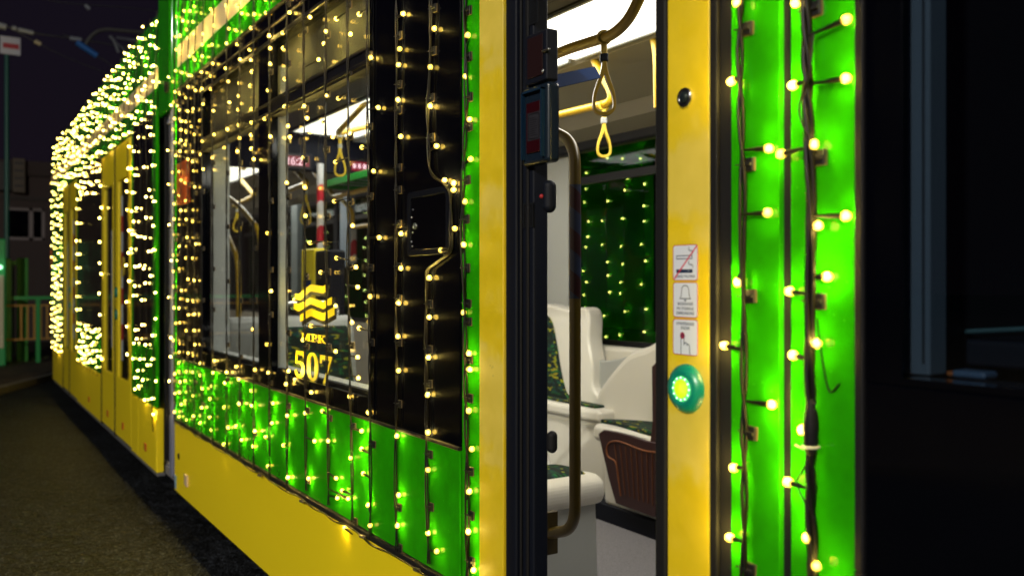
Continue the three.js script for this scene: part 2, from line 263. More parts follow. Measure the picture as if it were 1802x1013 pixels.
// --- yellow door leaf with seals, button, spyhole
{
  part('door_post', box(X.leafB + 0.022, X.g1a - 0.001, SKIRT_LO, BAND_HI, -0.05, -0.004, 0.003), M.rubber);
  const leaf = part('door_leaf', box(X.leafA + 0.001, X.leafB, SKIRT_LO, BAND_HI, -0.045, 0.002, 0.004), M.yellow);
  mesh('door_seal', [box(X.openB, X.leafA, SKIRT_LO, BAND_HI, -0.05, 0.006, 0.008), box(X.leafB + 0.0005, X.leafB + 0.0215, SKIRT_LO, BAND_HI, -0.05, 0.003, 0.004)], M.rubber, leaf);
  const b = at(1210, 683), k = 87 / 2 / 843; // door button
  const dome = new THREE.LatheGeometry([[0, 0.012], [k * 0.46, 0.012], [k * 0.52, 0.0165], [k * 0.66, 0.018], [k * 0.84, 0.014], [k * 0.97, 0.006], [k, 0.0]].map(([r, y]) => new THREE.Vector2(r, y)), 40).rotateX(Math.PI / 2).translate(b.x, b.y, 0.002);
  mesh('door_button', dome, M.teal, leaf);
  const ring = new THREE.TorusGeometry(k * 0.44, 0.0035, 10, 40).translate(b.x, b.y, 0.0155);
  mesh('button_light_ring', ring, new THREE.MeshPhysicalMaterial({ color: new THREE.Color(0.1, 0.6, 0.2), emissive: new THREE.Color(0.12, 1, 0.2), emissiveIntensity: 0.8, roughness: 0.4 }), leaf);
  const dots = []; for (let i = 0; i < 12; i++) dots.push(new THREE.SphereGeometry(0.0022, 8, 6).translate(b.x + Math.cos(i * 0.524) * k * 0.45, b.y + Math.sin(i * 0.524) * k * 0.45, 0.0182));
  const dm = mesh('button_led', dots, new THREE.MeshPhysicalMaterial({ color: new THREE.Color(0.5, 0.9, 0.6), emissive: new THREE.Color(0.5, 1, 0.55), emissiveIntensity: 2.4 }), leaf); dm.userData.kind = 'stuff';
  mesh('button_cap', new THREE.CylinderGeometry(k * 0.38, k * 0.4, 0.006, 28).rotateX(Math.PI / 2).translate(b.x, b.y, 0.016), M.decal, leaf);
  const glow = new THREE.PointLight(new THREE.Color(0.15, 1, 0.25), 0.004); glow.position.set(b.x, b.y, 0.03); glow.shadow.radius = 1; glow.castShadow = true; leaf.add(glow);
  const s = at(1208, 172), r = 17 / 850;
  mesh('spyhole', [new THREE.TorusGeometry(r * 0.82, r * 0.26, 12, 32).translate(s.x, s.y, 0.004), new THREE.CylinderGeometry(r * 0.7, r * 0.8, 0.008, 24).rotateX(Math.PI / 2).translate(s.x, s.y, 0.004)], M.chrome, leaf);
  mesh('spyhole_lens', [new THREE.SphereGeometry(r * 0.62, 20, 12).scale(1, 1, 0.45).translate(s.x, s.y, 0.008)], std(0.01, 0.015, 0.02, 0.08), leaf);
}
// --- door post on the other side of the opening: the inward-opened leaf seen edge on
{
  const leaf = part('door_leaf', [box(X.y1b + 0.001, X.y1b + 0.055, SKIRT_LO, BAND_HI, -0.05, 0.002, 0.006), box(X.y1b + 0.0555, X.openA, SKIRT_LO, BAND_HI, -0.06, -0.012, 0.006)], M.matt);
  mesh('door_seal', [box(X.y1b + 0.062, X.y1b + 0.07, SKIRT_LO, BAND_HI, -0.012, -0.004, 0.003), box(X.openA - 0.03, X.openA - 0.018, SKIRT_LO, BAND_HI, -0.012, -0.006, 0.003)], M.rubber, leaf);
}
// --- bellows
{
  const xb0 = -6.86, xb1 = X.front, ribs = [], n = 9;
  for (let i = 0; i < n; i++) { const a = xb0 + 0.06 + (xb1 - 0.1 - xb0) * i / n; ribs.push(box(a, a + 0.038, 0.42, 3.0, -0.125, -0.035 - 0.02 * (i % 2), 0.012)); }
  ribs.push(box(xb0, xb1, 0.4, 3.0, -0.16, -0.13), box(xb0, xb1, 0.4, 3.0, -2.33, -2.28)); ribs.push(box(xb0, xb1, 2.8, 3.3, -2.27, -0.165));
  const be = part('bellows', ribs.slice(0, -3), M.rubber); mesh('bellows_liner', ribs.slice(-3), M.black, be);
  part('bellows_hood', [box(-6.86, at(297, 0).x, 2.92, ROOF + 0.1, -2.3, -0.004, 0.03)], M.green);
  part('hood_eye', new THREE.CylinderGeometry(0.04, 0.04, 0.02, 20).rotateX(Math.PI / 2).translate(at(300, 147).x - 0.13, at(300, 147).y, 0.002), M.black);
  const hx = at(300, 0).x; part('coupling_strip', [box(hx - 0.09, hx, 0.36, 2.82, -0.05, -0.004, 0.02), new THREE.ConeGeometry(0.045, 0.14, 12).translate(hx - 0.045, 2.88, -0.027)], std(0.16, 0.17, 0.25, 0.5));
  part('end_strip', box(X.front - 0.09, X.front - 0.002, SKIRT_HI + 0.1, ROOF, -0.05, -0.002, 0.02), M.green);
}
// --- rear module
{
  const R = { a: -6.865, b: -7.03, c: at(231, 0).x, d: at(179, 0).x, e: at(135, 0).x, f: at(111, 0).x, g: -14.7 };
  part('green_panel', box(R.b, R.a, SKIRT_HI, BAND_HI, -0.02, 0.004, 0.01), M.green);
  part('skirt', box(R.c + 0.33, R.a, SKIRT_LO, SKIRT_HI - 0.006, -0.05, 0.004, 0.006), M.yellowSkirt);
  part('skirt', box(R.c, R.c + 0.322, SKIRT_LO, SKIRT_HI - 0.006, -0.05, 0.004, 0.006), M.yellowSkirt);
  part('green_panel', box(R.c + 0.06, R.b - 0.004, SKIRT_HI, BAND_LO, -0.05, 0, 0.006), M.green);
  part('green_panel', box(R.c, R.c + 0.055, SKIRT_HI, BAND_HI, -0.05, 0.003, 0.008), M.green);
  part('glass_panel', box(R.c + 0.06, R.b - 0.004, BAND_LO + 0.004, BAND_HI, -0.05, 0, 0.003), M.gloss);
  for (const [x1, x0] of [[R.c, R.d], [R.e, R.f]]) { // double doors
    const w = (x1 - x0) / 2;
    for (let k = 0; k < 2; k++) {
      const a = x0 + k * w + 0.012, b = a + w - 0.024, mx = 0.13 * w + 0.05, lo = 0.86, hi = 2.62;
      const leaf = part('door_leaf', [box(a, b, SKIRT_LO + 0.02, lo, -0.04, 0.004, 0.006), box(a, b, hi, 2.94, -0.04, 0.004, 0.006), box(a, a + mx, lo, hi, -0.04, 0.004, 0.006), box(b - mx, b, lo, hi, -0.04, 0.004, 0.006)], M.yellowSkirt);
      mesh('window_pane', box(a + mx, b - mx, lo, hi, -0.03, -0.012), M.gloss, leaf);
      mesh('door_seal', box(a - 0.012, a - 0.001, SKIRT_LO, 2.96, -0.05, 0.012, 0.004), M.rubber, leaf);
      if (k === 0) mesh('door_handle_bar', [box(b - mx - 0.035, b - mx - 0.012, 1.1, 2.2, -0.0115, 0.006, 0.004)], std(0.25, 0.3, 0.42, 0.4), leaf);
      if (k === 1) { for (const by of [1.42, 1.62]) mesh('door_button', new THREE.SphereGeometry(0.05, 14, 8).scale(1, 1, 0.4).translate(a + mx * 0.45, by, 0.004), M.teal, leaf); mesh('door_bar', box(a + mx + 0.1, a + mx + 0.13, 1.02, 2.48, -0.0115, -0.006), std(0.35, 0.4, 0.5, 0.4), leaf); for (let i = 0; i < 4; i++) mesh('red_band', box(a + mx + 0.0995, a + mx + 0.1305, 1.2 + i * 0.32, 1.34 + i * 0.32, -0.0115, -0.004), M.red, leaf); mesh('door_label', new THREE.CylinderGeometry(0.09, 0.09, 0.004, 20).rotateX(Math.PI / 2).translate(a + mx + 0.17, 1.85, -0.009), std(0.45, 0.34, 0.03, 0.5), leaf); }
    }
    part('door_header', box(x0, x1, 2.965, BAND_HI, -0.05, 0, 0.004), M.green);
  }
  part('green_panel', box(R.e, R.e + 0.05, SKIRT_HI, BAND_HI, -0.05, 0.003, 0.008), M.green);
  part('green_panel', box(R.d - 0.055, R.d, SKIRT_HI, BAND_HI, -0.05, 0.003, 0.008), M.green);
  part('skirt', box(R.e, R.e + (R.d - R.e) / 2 - 0.004, SKIRT_LO, SKIRT_HI, -0.05, 0.004, 0.006), M.yellowSkirt);
  part('skirt', box(R.e + (R.d - R.e) / 2 + 0.004, R.d, SKIRT_LO, SKIRT_HI, -0.05, 0.004, 0.006), M.yellowSkirt);
  part('green_panel', box(R.e + 0.055, R.d - 0.06, SKIRT_HI + 0.004, BAND_LO, -0.05, 0, 0.006), M.green);
  part('glass_panel', box(R.e + 0.055, R.d - 0.06, BAND_LO + 0.004, BAND_HI, -0.05, 0, 0.003), M.gloss);
  part('skirt', box(R.g + 0.3, R.f, SKIRT_LO, SKIRT_HI, -0.05, 0.004, 0.006), M.yellowSkirt);
  part('green_panel', box(R.g, R.f, SKIRT_HI + 0.004, BAND_HI, -0.1, 0, 0.05), M.green);
  part('tail_lamp', box(R.g - 0.01, R.g + 0.1, 1.9, 2.2, -0.08, 0.012, 0.02), std(0.45, 0.06, 0.02, 0.3));
  part('tail_panel', box(R.g - 0.05, R.g, SKIRT_LO, 3.1, BACK, -0.1, 0.02), M.green);
  fairing(R.g, -6.86, 3.0005, 3.15, M.green); fairing(R.g, -6.86, 3.15, 3.3, M.cream, 'cream_stripe'); fairing(R.g, -6.86, 3.3, ROOF, M.green);
  part('roof', box(R.g, -6.86, 3.05, ROOF, BACK, -0.06), M.black);
  part('band_top', box(R.g, -6.86, 2.88, 2.999, BACK, -0.052), M.black);
  for (const [px, py] of [[157, 702], [190, 727], [217, 749], [257, 786]]) { const p = at(px, py); part('side_marker', [box(p.x - 0.03, p.x + 0.03, p.y - 0.03, p.y + 0.03, 0.0045, 0.014, 0.004)], std(0.45, 0.1, 0.02, 0.3)); }
  part('skirt_sill', [box(R.g + 0.3, R.a, SKIRT_LO - 0.03, SKIRT_LO - 0.001, -0.06, -0.002, 0.006)], std(0.12, 0.12, 0.13, 0.5));
  const o = at(322, 325); part('side_indicator', box(o.x - 0.16, o.x + 0.14, 2.22, 2.5, 0.0005, 0.012, 0.02), std(0.26, 0.05, 0.015, 0.3));
}
part('underframe', [box(-14.4, 1.6, 0.14, SKIRT_LO - 0.03, -2.2, -0.35), box(-4.6, -3.0, 0.02, 0.2, -0.55, -0.4)], M.black);
// --- interior shell
const FLOOR = 0.36, CEIL = 2.78;
part('interior_floor', [box(-14.6, X.cab, 0.3, FLOOR, BACK, -0.062)], M.floor);
part('door_sill', box(X.openA, X.openB, 0.3, 0.345, -0.061, 0, 0.004), M.steel);
part('far_wall', [box(-14.6, X.cab, 0.3, 1.3, BACK, -2.3), box(-14.6, X.cab, 2.66, 2.9, BACK, -2.3)], M.beige);
const pillars = [-14.6, -12.9, -11.0, -9.2, -7.0, -5.15, -2.6, -1.05];
pillars.forEach((x) => part('wall_pillar', box(x, x + (x < -6 ? 0.12 : 0.3), 1.3, 2.66, BACK, -2.27, 0.01), x < -6 ? M.matt : M.paleGrey));
for (let i = 0; i < pillars.length - 1; i++) {
  const a = pillars[i] + (pillars[i] < -6 ? 0.12 : 0.3), b = pillars[i + 1];
  const w = part('far_window', [box(a, b, 1.3, 1.34, -2.345, -2.305), box(a, b, 2.6, 2.66, -2.345, -2.305), box(a, b, 2.37, 2.42, -2.345, -2.305)], M.black);
  mesh('pane', box(a, b, 1.34, 2.37, -2.33, -2.325), M.privacy, w);
  mesh('pane', box(a, b, 2.42, 2.6, -2.33, -2.325), M.privacy, w);
}
part('wall_header', box(-14.6, X.cab, 2.57, 2.65, -2.29, -2.2, 0.02), M.black);
{ // sloped cove between ceiling and far header, and its near twin
  const prof = [[-2.25, 2.625], [-2.0, 2.66], [-1.9, 2.72], [-1.5, CEIL - 0.01], [-1.28, CEIL - 0.01], [-1.28, 2.86], [-2.25, 2.86]];
  const s = new THREE.Shape(prof.map(([z, y]) => new THREE.Vector2(z, y)));
  const g = new THREE.ExtrudeGeometry(s, { depth: 13.6, bevelEnabled: false }).rotateY(-Math.PI / 2); g.translate(X.cab - 0.02, 0, 0); // shape x (=z) after the turn
  g.rotateY(0); part('ceiling_cove', metricUV(g), M.beige);
  const t = new THREE.Shape([[-0.07, 2.56], [-0.16, 2.62], [-0.28, 2.72], [-0.72, CEIL - 0.01], [-0.72, 2.86], [-0.07, 2.86]].map(([z, y]) => new THREE.Vector2(z, y)));
  const h = new THREE.ExtrudeGeometry(t, { depth: 13.6, bevelEnabled: false }).rotateY(-Math.PI / 2); h.translate(X.cab - 0.02, 0, 0); part('ceiling_cove', metricUV(h), std(0.075, 0.07, 0.066, 0.6));
  part('cove_joint', [box(-14.5, X.cab, 2.694, 2.7, -1.955, -1.945, 0), box(-14.5, X.cab, CEIL - 0.022, CEIL - 0.011, -0.71, -0.69), box(-14.5, X.cab, CEIL - 0.024, CEIL - 0.011, -0.6, -0.585)], M.black);
  part('ceiling', box(-14.6, X.cab, CEIL + 0.04, 2.86, -1.28, -0.72), M.beige);
}
{ // two runs of light panels set in the ceiling, with area lights just below
  let n = 0;
  for (const [a, b] of [[-6.1, -3.45], [-3.4, -1.2], [-10.2, -7.3], [-13.6, -10.4]]) {
    const c = thing('ceiling_light', ['long white light panel over the aisle behind the big window', 'bright white light panel over the aisle by the open door', 'long white light panel in the ceiling just past the bellows', 'white light panel at the tail end of the tram ceiling'][n++], 'ceiling light', [(a + b) / 2, CEIL, -1.0], 'light panels in the tram ceiling');
    mesh('diffuser', box(-(b - a) / 2, (b - a) / 2, 0, 0.02, -0.24, 0.24, 0.008), M.panelLight, c);
    mesh('light_frame', [box(-(b - a) / 2, (b - a) / 2, -0.004, 0.03, -0.256, -0.241), box(-(b - a) / 2, (b - a) / 2, -0.004, 0.03, 0.241, 0.256)], M.paleGrey, c);
    const l = new THREE.RectAreaLight(new THREE.Color(1, 0.94, 0.82), 7, b - a, 0.46); l.rotation.x = -Math.PI / 2; l.position.y = -0.012; c.add(l);
  }
}
part('cab_partition', box(X.cab - 0.03, X.cab + 0.02, 0.3, 2.86, -2.3, -0.062), M.black);
part('tail_wall', box(-14.6, -14.55, 0.3, 2.9, -2.3, -0.062), M.beige);
{ // portal frame of the articulation, seen through the window
  part('portal_frame', [box(-6.32, -6.24, 2.53, 2.86, -2.26, -0.062), box(-6.32, -6.24, FLOOR, 2.53, -0.2, -0.062, 0.02), box(-6.32, -6.24, FLOOR, 2.53, -2.26, -2.1, 0.02)], M.matt);
  const led = (name, label, a, b, text) => {
    const p = atX(a, 0, -6.2), q = atX(b, 0, -6.2), w = Math.abs(q.z - p.z), h = 0.085, t = canvasTex(256, 96, (g, cw, ch) => {
      g.fillStyle = '#1a0004'; g.fillRect(0, 0, cw, ch); g.fillStyle = '#ff1a45'; g.globalAlpha = 0.4; g.fillRect(6, 10, cw - 12, ch - 20); g.globalAlpha = 1; g.fillStyle = '#ffd0da';
      if (text) { g.font = 'bold 84px sans-serif'; g.textAlign = 'center'; g.textBaseline = 'middle'; g.fillText(text, cw / 2, ch / 2 + 4, cw - 12); } else for (let i = 0; i < 5; i++) g.fillRect(20 + i * 44, 26, 26, 40);
      g.fillStyle = '#1a0004'; for (let i = 0; i < cw; i += 8) g.fillRect(i, 0, 2, ch); for (let i = 0; i < ch; i += 8) g.fillRect(0, i, cw, 2); });
    const th = thing(name, label, 'display', [-6.2, p.y, (p.z + q.z) / 2]);
    mesh('display_case', box(-0.036, -0.004, -0.06, 0.06, -w / 2 - 0.02, w / 2 + 0.02, 0.006), M.black, th);
    const f = new THREE.PlaneGeometry(w, h).rotateY(Math.PI / 2); mesh('display_face', f, new THREE.MeshPhysicalMaterial({ color: 0x110004, emissive: 0xffffff, emissiveMap: t, emissiveIntensity: 4, roughness: 0.4 }), th).position.x = -0.002;
    return th;
  };
  const a = led('led_display', 'red LED clock reading 16:27 inside, seen through the big window', 498, 545, '16:27'); a.position.y = atX(520, 283, -6.2).y;
  const b = led('led_display', 'second red LED display inside, further from the window than the clock', 617, 668, ''); b.position.y = atX(634, 293, -6.2).y;
}
// ---------------------------------------------------------------- fittings at the open door
{
  const t = thing('emergency_box', 'black box with red faces and a printed notice on the open door edge', 'box', [at(925, 0).x, 1.85, 0]);
  const x1 = 0.122, yTop = at(955, 55).y - 1.85, yMid = at(955, 148).y - 1.85, yLow = at(955, 288).y - 1.85;
  mesh('upper_case', box(0.012, x1 - 0.006, yMid + 0.004, yTop, -0.025, 0.012, 0.006), M.matt, t);
  mesh('upper_face', box(0.03, x1 - 0.022, yMid + 0.02, yTop - 0.012, 0.0125, 0.015, 0.001), std(0.012, 0.003, 0.004, 0.6, { specularIntensity: 0.4 }), t);
  mesh('lower_case', box(0.0, x1 + 0.004, yLow, yMid, -0.025, 0.014, 0.012), std(0.006, 0.012, 0.022, 0.25), t);
  mesh('lower_face', box(0.03, x1 - 0.03, yLow + 0.03, yMid - 0.045, 0.0145, 0.018, 0.001), std(0.022, 0.002, 0.004, 0.3, { specularIntensity: 0.5 }), t);
  mesh('clear_cover', [box(0.016, 0.02, yLow + 0.015, yMid - 0.015, 0.0145, 0.026), box(x1 - 0.016, x1 - 0.012, yLow + 0.015, yMid - 0.015, 0.0145, 0.026), box(0.016, x1 - 0.012, yMid - 0.0195, yMid - 0.0145, 0.0145, 0.026)], std(0.006, 0.02, 0.045, 0.1), t);
  const note = canvasTex(192, 256, (g, w, h) => { g.fillStyle = '#8f8d92'; g.fillRect(0, 0, w, h); g.strokeStyle = '#16161c'; g.lineWidth = 9; g.beginPath(); g.roundRect(16, 14, w - 32, h - 28, 22); g.stroke(); g.fillStyle = '#1a1a22'; for (let i = 0; i < 9; i++) g.fillRect(36, 48 + i * 20, 70 + ((i * 37) % 50), 6); });
  mesh('printed_notice', new THREE.PlaneGeometry(0.058, 0.072).translate(0.066, yLow + 0.098, 0.0186), new THREE.MeshPhysicalMaterial({ map: note, color: 0x505058, roughness: 0.4 }), t);
  mesh('latch', [box(x1 - 0.02, x1 + 0.012, yMid + 0.075, yMid + 0.08, 0.012, 0.02, 0.002), new THREE.TorusGeometry(0.0035, 0.0012, 8, 16).translate(x1 - 0.018, yMid + 0.028, 0.016)], M.steel, t);
  // small printed labels on the leaf edge
  const lab = (px, py, w, h, label, top) => { const p = at(px, py), q = thing('label_sticker', label, 'sticker', [p.x, p.y, -0.0105]);
    const tx = canvasTex(96, 160, (g, cw, ch) => { g.fillStyle = '#10131a'; g.fillRect(0, 0, cw, ch); g.strokeStyle = '#6f7884'; g.lineWidth = 5; g.strokeRect(6, 6, cw - 12, ch - 12); g.fillStyle = '#6f7884'; if (top) { g.beginPath(); g.arc(cw / 2, 52, 26, 0, 7); g.stroke(); for (let i = 0; i < 4; i++) g.fillRect(20, 98 + i * 13, 54, 4); } else for (let i = 0; i < 9; i++) g.fillRect(18, 24 + i * 14, 44 + (i * 13) % 20, 4); });
    mesh('label_face', box(-w / 2, w / 2, -h / 2, h / 2, 0, 0.001), new THREE.MeshPhysicalMaterial({ map: (tx.repeat.set(1 / w, 1 / h), tx.offset.set(0.5, 0.5), tx), color: 0x3c4048, roughness: 0.5 }), q); };
  lab(930, 14, 0.06, 0.085, 'dark printed label on the door edge above the emergency box', false);
  lab(924, 378, 0.05, 0.066, 'small dark label with a round emblem below the emergency box', true);
  const k = at(962, 345, -0.01), kn = thing('lock_knob', 'black round lock with red dot on the open door edge', 'lock', [k.x - 0.03, k.y, 0]);
  mesh('lock_body', new THREE.CapsuleGeometry(0.018, 0.05, 6, 16).translate(0.028, 0, -0.02), M.matt, kn); mesh('red_dot', new THREE.SphereGeometry(0.006, 12, 8).translate(0.02, 0.0, -0.001), M.red, kn);
  const k2 = at(966, 778, -0.02), kn2 = thing('door_stop', 'black rubber stop on the edge of the open door', 'door stop', [k2.x, k2.y, -0.03]); mesh('stop_pad', new THREE.CapsuleGeometry(0.014, 0.03, 6, 12), M.rubber, kn2);
  // bent grab pole on the leaf
  const z = -0.36, a = at(975, 238, z), b = at(1012, 262, z), c = at(1012, 920, z), d = at(968, 938, z), s = thing('grab_pole', 'yellow bent grab pole with striped band on the open door', 'handrail', [b.x, c.y, z]);
  const L = (p) => p.clone().sub(s.position);
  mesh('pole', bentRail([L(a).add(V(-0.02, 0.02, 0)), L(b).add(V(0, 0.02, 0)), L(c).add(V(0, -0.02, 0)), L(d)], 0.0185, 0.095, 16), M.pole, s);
  mesh('mounting_plate', box(d.x - s.position.x - 0.012, d.x - s.position.x + 0.004, L(d).y - 0.07, L(d).y + 0.07, -0.03, 0.02, 0.003), M.strapDark, s);
  const y0 = at(1012, 525, z).y - s.position.y, y1 = at(1012, 325, z).y - s.position.y;
  const band = canvasTex(128, 512, (g, w, h) => { g.fillStyle = '#232b45'; g.fillRect(0, 0, w, h); g.fillStyle = '#2a0610'; for (let i = -2; i < 5; i++) { g.beginPath(); const o = i * 190; g.moveTo(0, o); g.lineTo(w, o + 130); g.lineTo(w, o + 225); g.lineTo(0, o + 95); g.fill(); } });
  mesh('striped_band', new THREE.CylinderGeometry(0.0191, 0.0191, y1 - y0, 24, 1, true).translate(0, (y0 + y1) / 2, 0), new THREE.MeshPhysicalMaterial({ map: band, roughness: 0.4 }), s);
}
function handrail(label, pts, r, bend = 0.08, mat = M.rail) {
  const o = pts[pts.length - 1], t = thing('handrail', label, 'handrail', [o.x, o.y, o.z]);
  mesh('pipe', bentRail(pts.map((p) => p.clone().sub(o)), r, bend), mat, t); return t;
}
function grabStrap(label, top, len, w, turn, dark) { // loop of webbing below a clamp
  const t = thing('grab_strap', label, 'grab strap', [top.x, top.y, top.z]); t.rotation.y = turn;
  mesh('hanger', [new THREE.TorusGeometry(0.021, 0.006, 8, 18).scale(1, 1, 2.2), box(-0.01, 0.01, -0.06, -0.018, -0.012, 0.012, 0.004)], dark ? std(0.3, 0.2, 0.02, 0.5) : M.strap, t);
  mesh('buckle', box(-0.014, 0.014, -0.085, -0.055, -0.014, 0.014, 0.006), dark ? M.matt : M.paleGrey, t);
  const s = new THREE.Shape(), hole = new THREE.Path(), y0 = -0.08, y1 = -0.08 - len, h = w / 2, e = 0.007;
  s.moveTo(-0.006, y0); s.bezierCurveTo(-0.01, y0 - len * 0.35, -h, y0 - len * 0.45, -h, y1 + h); s.bezierCurveTo(-h, y1 - h * 0.3, h, y1 - h * 0.3, h, y1 + h); s.bezierCurveTo(h, y0 - len * 0.45, 0.01, y0 - len * 0.35, 0.006, y0); s.closePath();
  const i = h - e; hole.moveTo(0, y0 - 0.03); hole.bezierCurveTo(0, y0 - len * 0.38, -i, y0 - len * 0.5, -i, y1 + h); hole.bezierCurveTo(-i, y1 - i * 0.1 + e, i, y1 - i * 0.1 + e, i, y1 + h); hole.bezierCurveTo(i, y0 - len * 0.5, 0, y0 - len * 0.38, 0, y0 - 0.03); s.holes.push(hole);
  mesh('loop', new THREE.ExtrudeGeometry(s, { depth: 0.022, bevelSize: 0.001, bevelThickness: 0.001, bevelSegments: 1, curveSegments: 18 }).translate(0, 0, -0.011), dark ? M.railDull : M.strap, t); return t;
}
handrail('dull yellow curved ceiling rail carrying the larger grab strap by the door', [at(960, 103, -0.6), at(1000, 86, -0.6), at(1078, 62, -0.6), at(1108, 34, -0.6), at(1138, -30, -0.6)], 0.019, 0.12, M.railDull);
handrail('bright yellow rail bent down from the ceiling beyond the larger strap', [at(1022, 62, -1.3), at(1084, 178, -1.3), at(940, 212, -1.3)], 0.019, 0.09);
handrail('bright yellow rail bending down from the ceiling beside the yellow door leaf', [at(1122, 10, -1.3), at(1136, 26, -1.3), at(1156, 80, -1.3), at(1158, 190, -1.3)], 0.019, 0.09);
grabStrap('larger yellow grab strap hanging in the open doorway', at(1063, 66, -0.6), 0.19, 0.078, 1.05, true);
grabStrap('smaller bright yellow grab strap hanging below the larger one', at(1063, 186, -1.3), 0.165, 0.068, 1.05);
{ const a = at(975, 144, -0.05), b = at(1052, 127, -0.25), t = thing('blue_tape', 'flat blue plate sticking out from the emergency box', 'plate', [a.x, a.y, a.z]); const d = b.clone().sub(a);
  const g = new RoundedBoxGeometry(d.length(), 0.038, 0.004, 2, 0.0019).translate(d.length() / 2, 0, 0); g.applyQuaternion(new THREE.Quaternion().setFromUnitVectors(V(1, 0, 0), d.clone().normalize())); mesh('plate_face', g, M.blue, t); }
// behind the big window
const wz = -0.85;
handrail('orange yellow slanting rail behind the big window near the ceiling', [at(700, 120, -0.8), at(592, 235, -0.8), at(690, 212, -1.3)], 0.019, 0.05);
handrail('dull yellow seat rail curving down behind the narrow window part', [at(396, 405, -0.5), at(417, 455, -0.5), at(419, 500, -0.5), at(419, 640, -0.5)], 0.02, 0.2);
handrail('yellow rail sloping down across the narrow window part', [at(394, 342, -0.6), at(424, 366, -0.6), at(456, 405, -0.6), at(462, 470, -0.6)], 0.02, 0.15);
handrail('yellow roof rail seen under the bellows portal through the window', [at(412, 262, -0.9), at(426, 298, -0.9), at(455, 270, -0.9)], 0.02, 0.06);
handrail('low yellow crossbar with straps in the narrow window part', [at(425, 318, -1.1), at(447, 344, -1.1), at(412, 362, -1.1)], 0.02, 0.06);
handrail('yellow bar under the red LED clock', [at(510, 290, -1.0), at(541, 322, -1.0), at(502, 337, -1.0)], 0.021, 0.05);
handrail('yellow edge rail under the green-framed board', [at(548, 296, -1.2), at(588, 346, -1.2), at(655, 330, -1.2)], 0.021, 0.05);
handrail('yellow bracket rail below the green-framed board', [at(596, 346, -1.3), at(620, 372, -1.3), at(620, 400, -1.3), at(660, 394, -1.3)], 0.016, 0.05);
grabStrap('yellow grab strap behind the big window beside the second LED display', at(598, 238, -0.85), 0.19, 0.075, 1.1);
grabStrap('yellow grab strap hanging in the narrow window part', at(417, 358, -1.1), 0.2, 0.08, 1.1);
grabStrap('yellow grab strap hanging from the bar below the LED clock', at(538, 322, -1.0), 0.24, 0.08, 1.1);
{ // striped poles
  const pole = (label, px, y0, y1, z, r) => { const a = at(px, y1, z), b = at(px, y0, z), t = thing('striped_pole', label, 'pole', [a.x, a.y, a.z]), h = b.y - a.y;
    mesh('pole', new THREE.CylinderGeometry(r * 0.97, r * 0.97, h, 14).translate(0, h / 2, 0), std(0.6, 0.6, 0.62, 0.35), t);
    for (let y = 0.04; y < h - 0.1; y += 0.3) { const g = new THREE.CylinderGeometry(r, r, 0.12, 14, 1, true), p = g.attributes.position; for (let i = 0; i < p.count; i++) p.setY(i, p.getY(i) + p.getX(i) * 1.2); mesh('red_stripe', g.translate(0, y + 0.06, 0), std(0.5, 0.01, 0.03, 0.4), t); } };
  pole('red and white striped pole behind the big window beside the clock', 563, 288, 442, -1.0, 0.026);
  pole('red and white striped pole standing by the grey blue door post', 622, 396, 462, -1.5, 0.024);
  const post = (label, p0, p1, y0, y1, z, mat) => { const a = at(p0, y1, z), b = at(p1, y0, z), t = thing('interior_post', label, 'post', [(a.x + b.x) / 2, a.y, z]); const w = Math.abs(b.x - a.x); mesh('post_body', box(-w / 2, w / 2, 0, b.y - a.y, -0.03, 0.03, 0.01), mat, t); };
  post('grey blue post behind the second striped pole', 603, 619, 345, 470, -1.7, std(0.3, 0.38, 0.5, 0.5));
  post('grey green post between the clock and the numerals', 517, 528, 360, 520, -1.4, std(0.2, 0.24, 0.26, 0.5));
  // ticket validator: yellow box with dark side
  const a = at(529, 560, -0.8), b = at(552, 436, -0.8), c = at(578, 436, -0.8), v = thing('ticket_validator', 'yellow ticket validator with dark side above the yellow emblem', 'ticket machine', [a.x, a.y, -0.8]);
  mesh('case', box(0, b.x - a.x, 0, b.y - a.y, -0.1, 0, 0.02), M.decal, v); mesh('side_case', box(b.x - a.x + 0.002, c.x - a.x, 0, b.y - a.y - 0.02, -0.12, -0.004, 0.02), M.matt, v); mesh('reader', box(0.06, b.x - a.x - 0.05, 0.22, 0.27, 0.0005, 0.006, 0.002), M.blue, v);
  // green-framed board under the ceiling
  const p = at(572, 318, -1.1), q = at(655, 300, -1.1), w = q.x - p.x, bd = thing('hanging_board', 'pale board with green frame hanging beyond the second LED display', 'board', [p.x, 2.42, -1.1]);
  mesh('board', box(0, w, 0.03, 0.045, -0.5, 0, 0.004), std(0.35, 0.42, 0.55, 0.4), bd); mesh('board_frame', [box(-0.02, w + 0.02, 0, 0.05, 0.0005, 0.03, 0.006), box(-0.03, -0.0005, 0, 0.05, -0.5, 0, 0.006)], std(0.01, 0.3, 0.03, 0.4), bd);
  for (let i = 1; i < 5; i++) mesh('board_rib', box(w * i / 5, w * i / 5 + 0.012, 0.02, 0.0295, -0.5, 0), std(0.01, 0.3, 0.03, 0.4), bd);
}
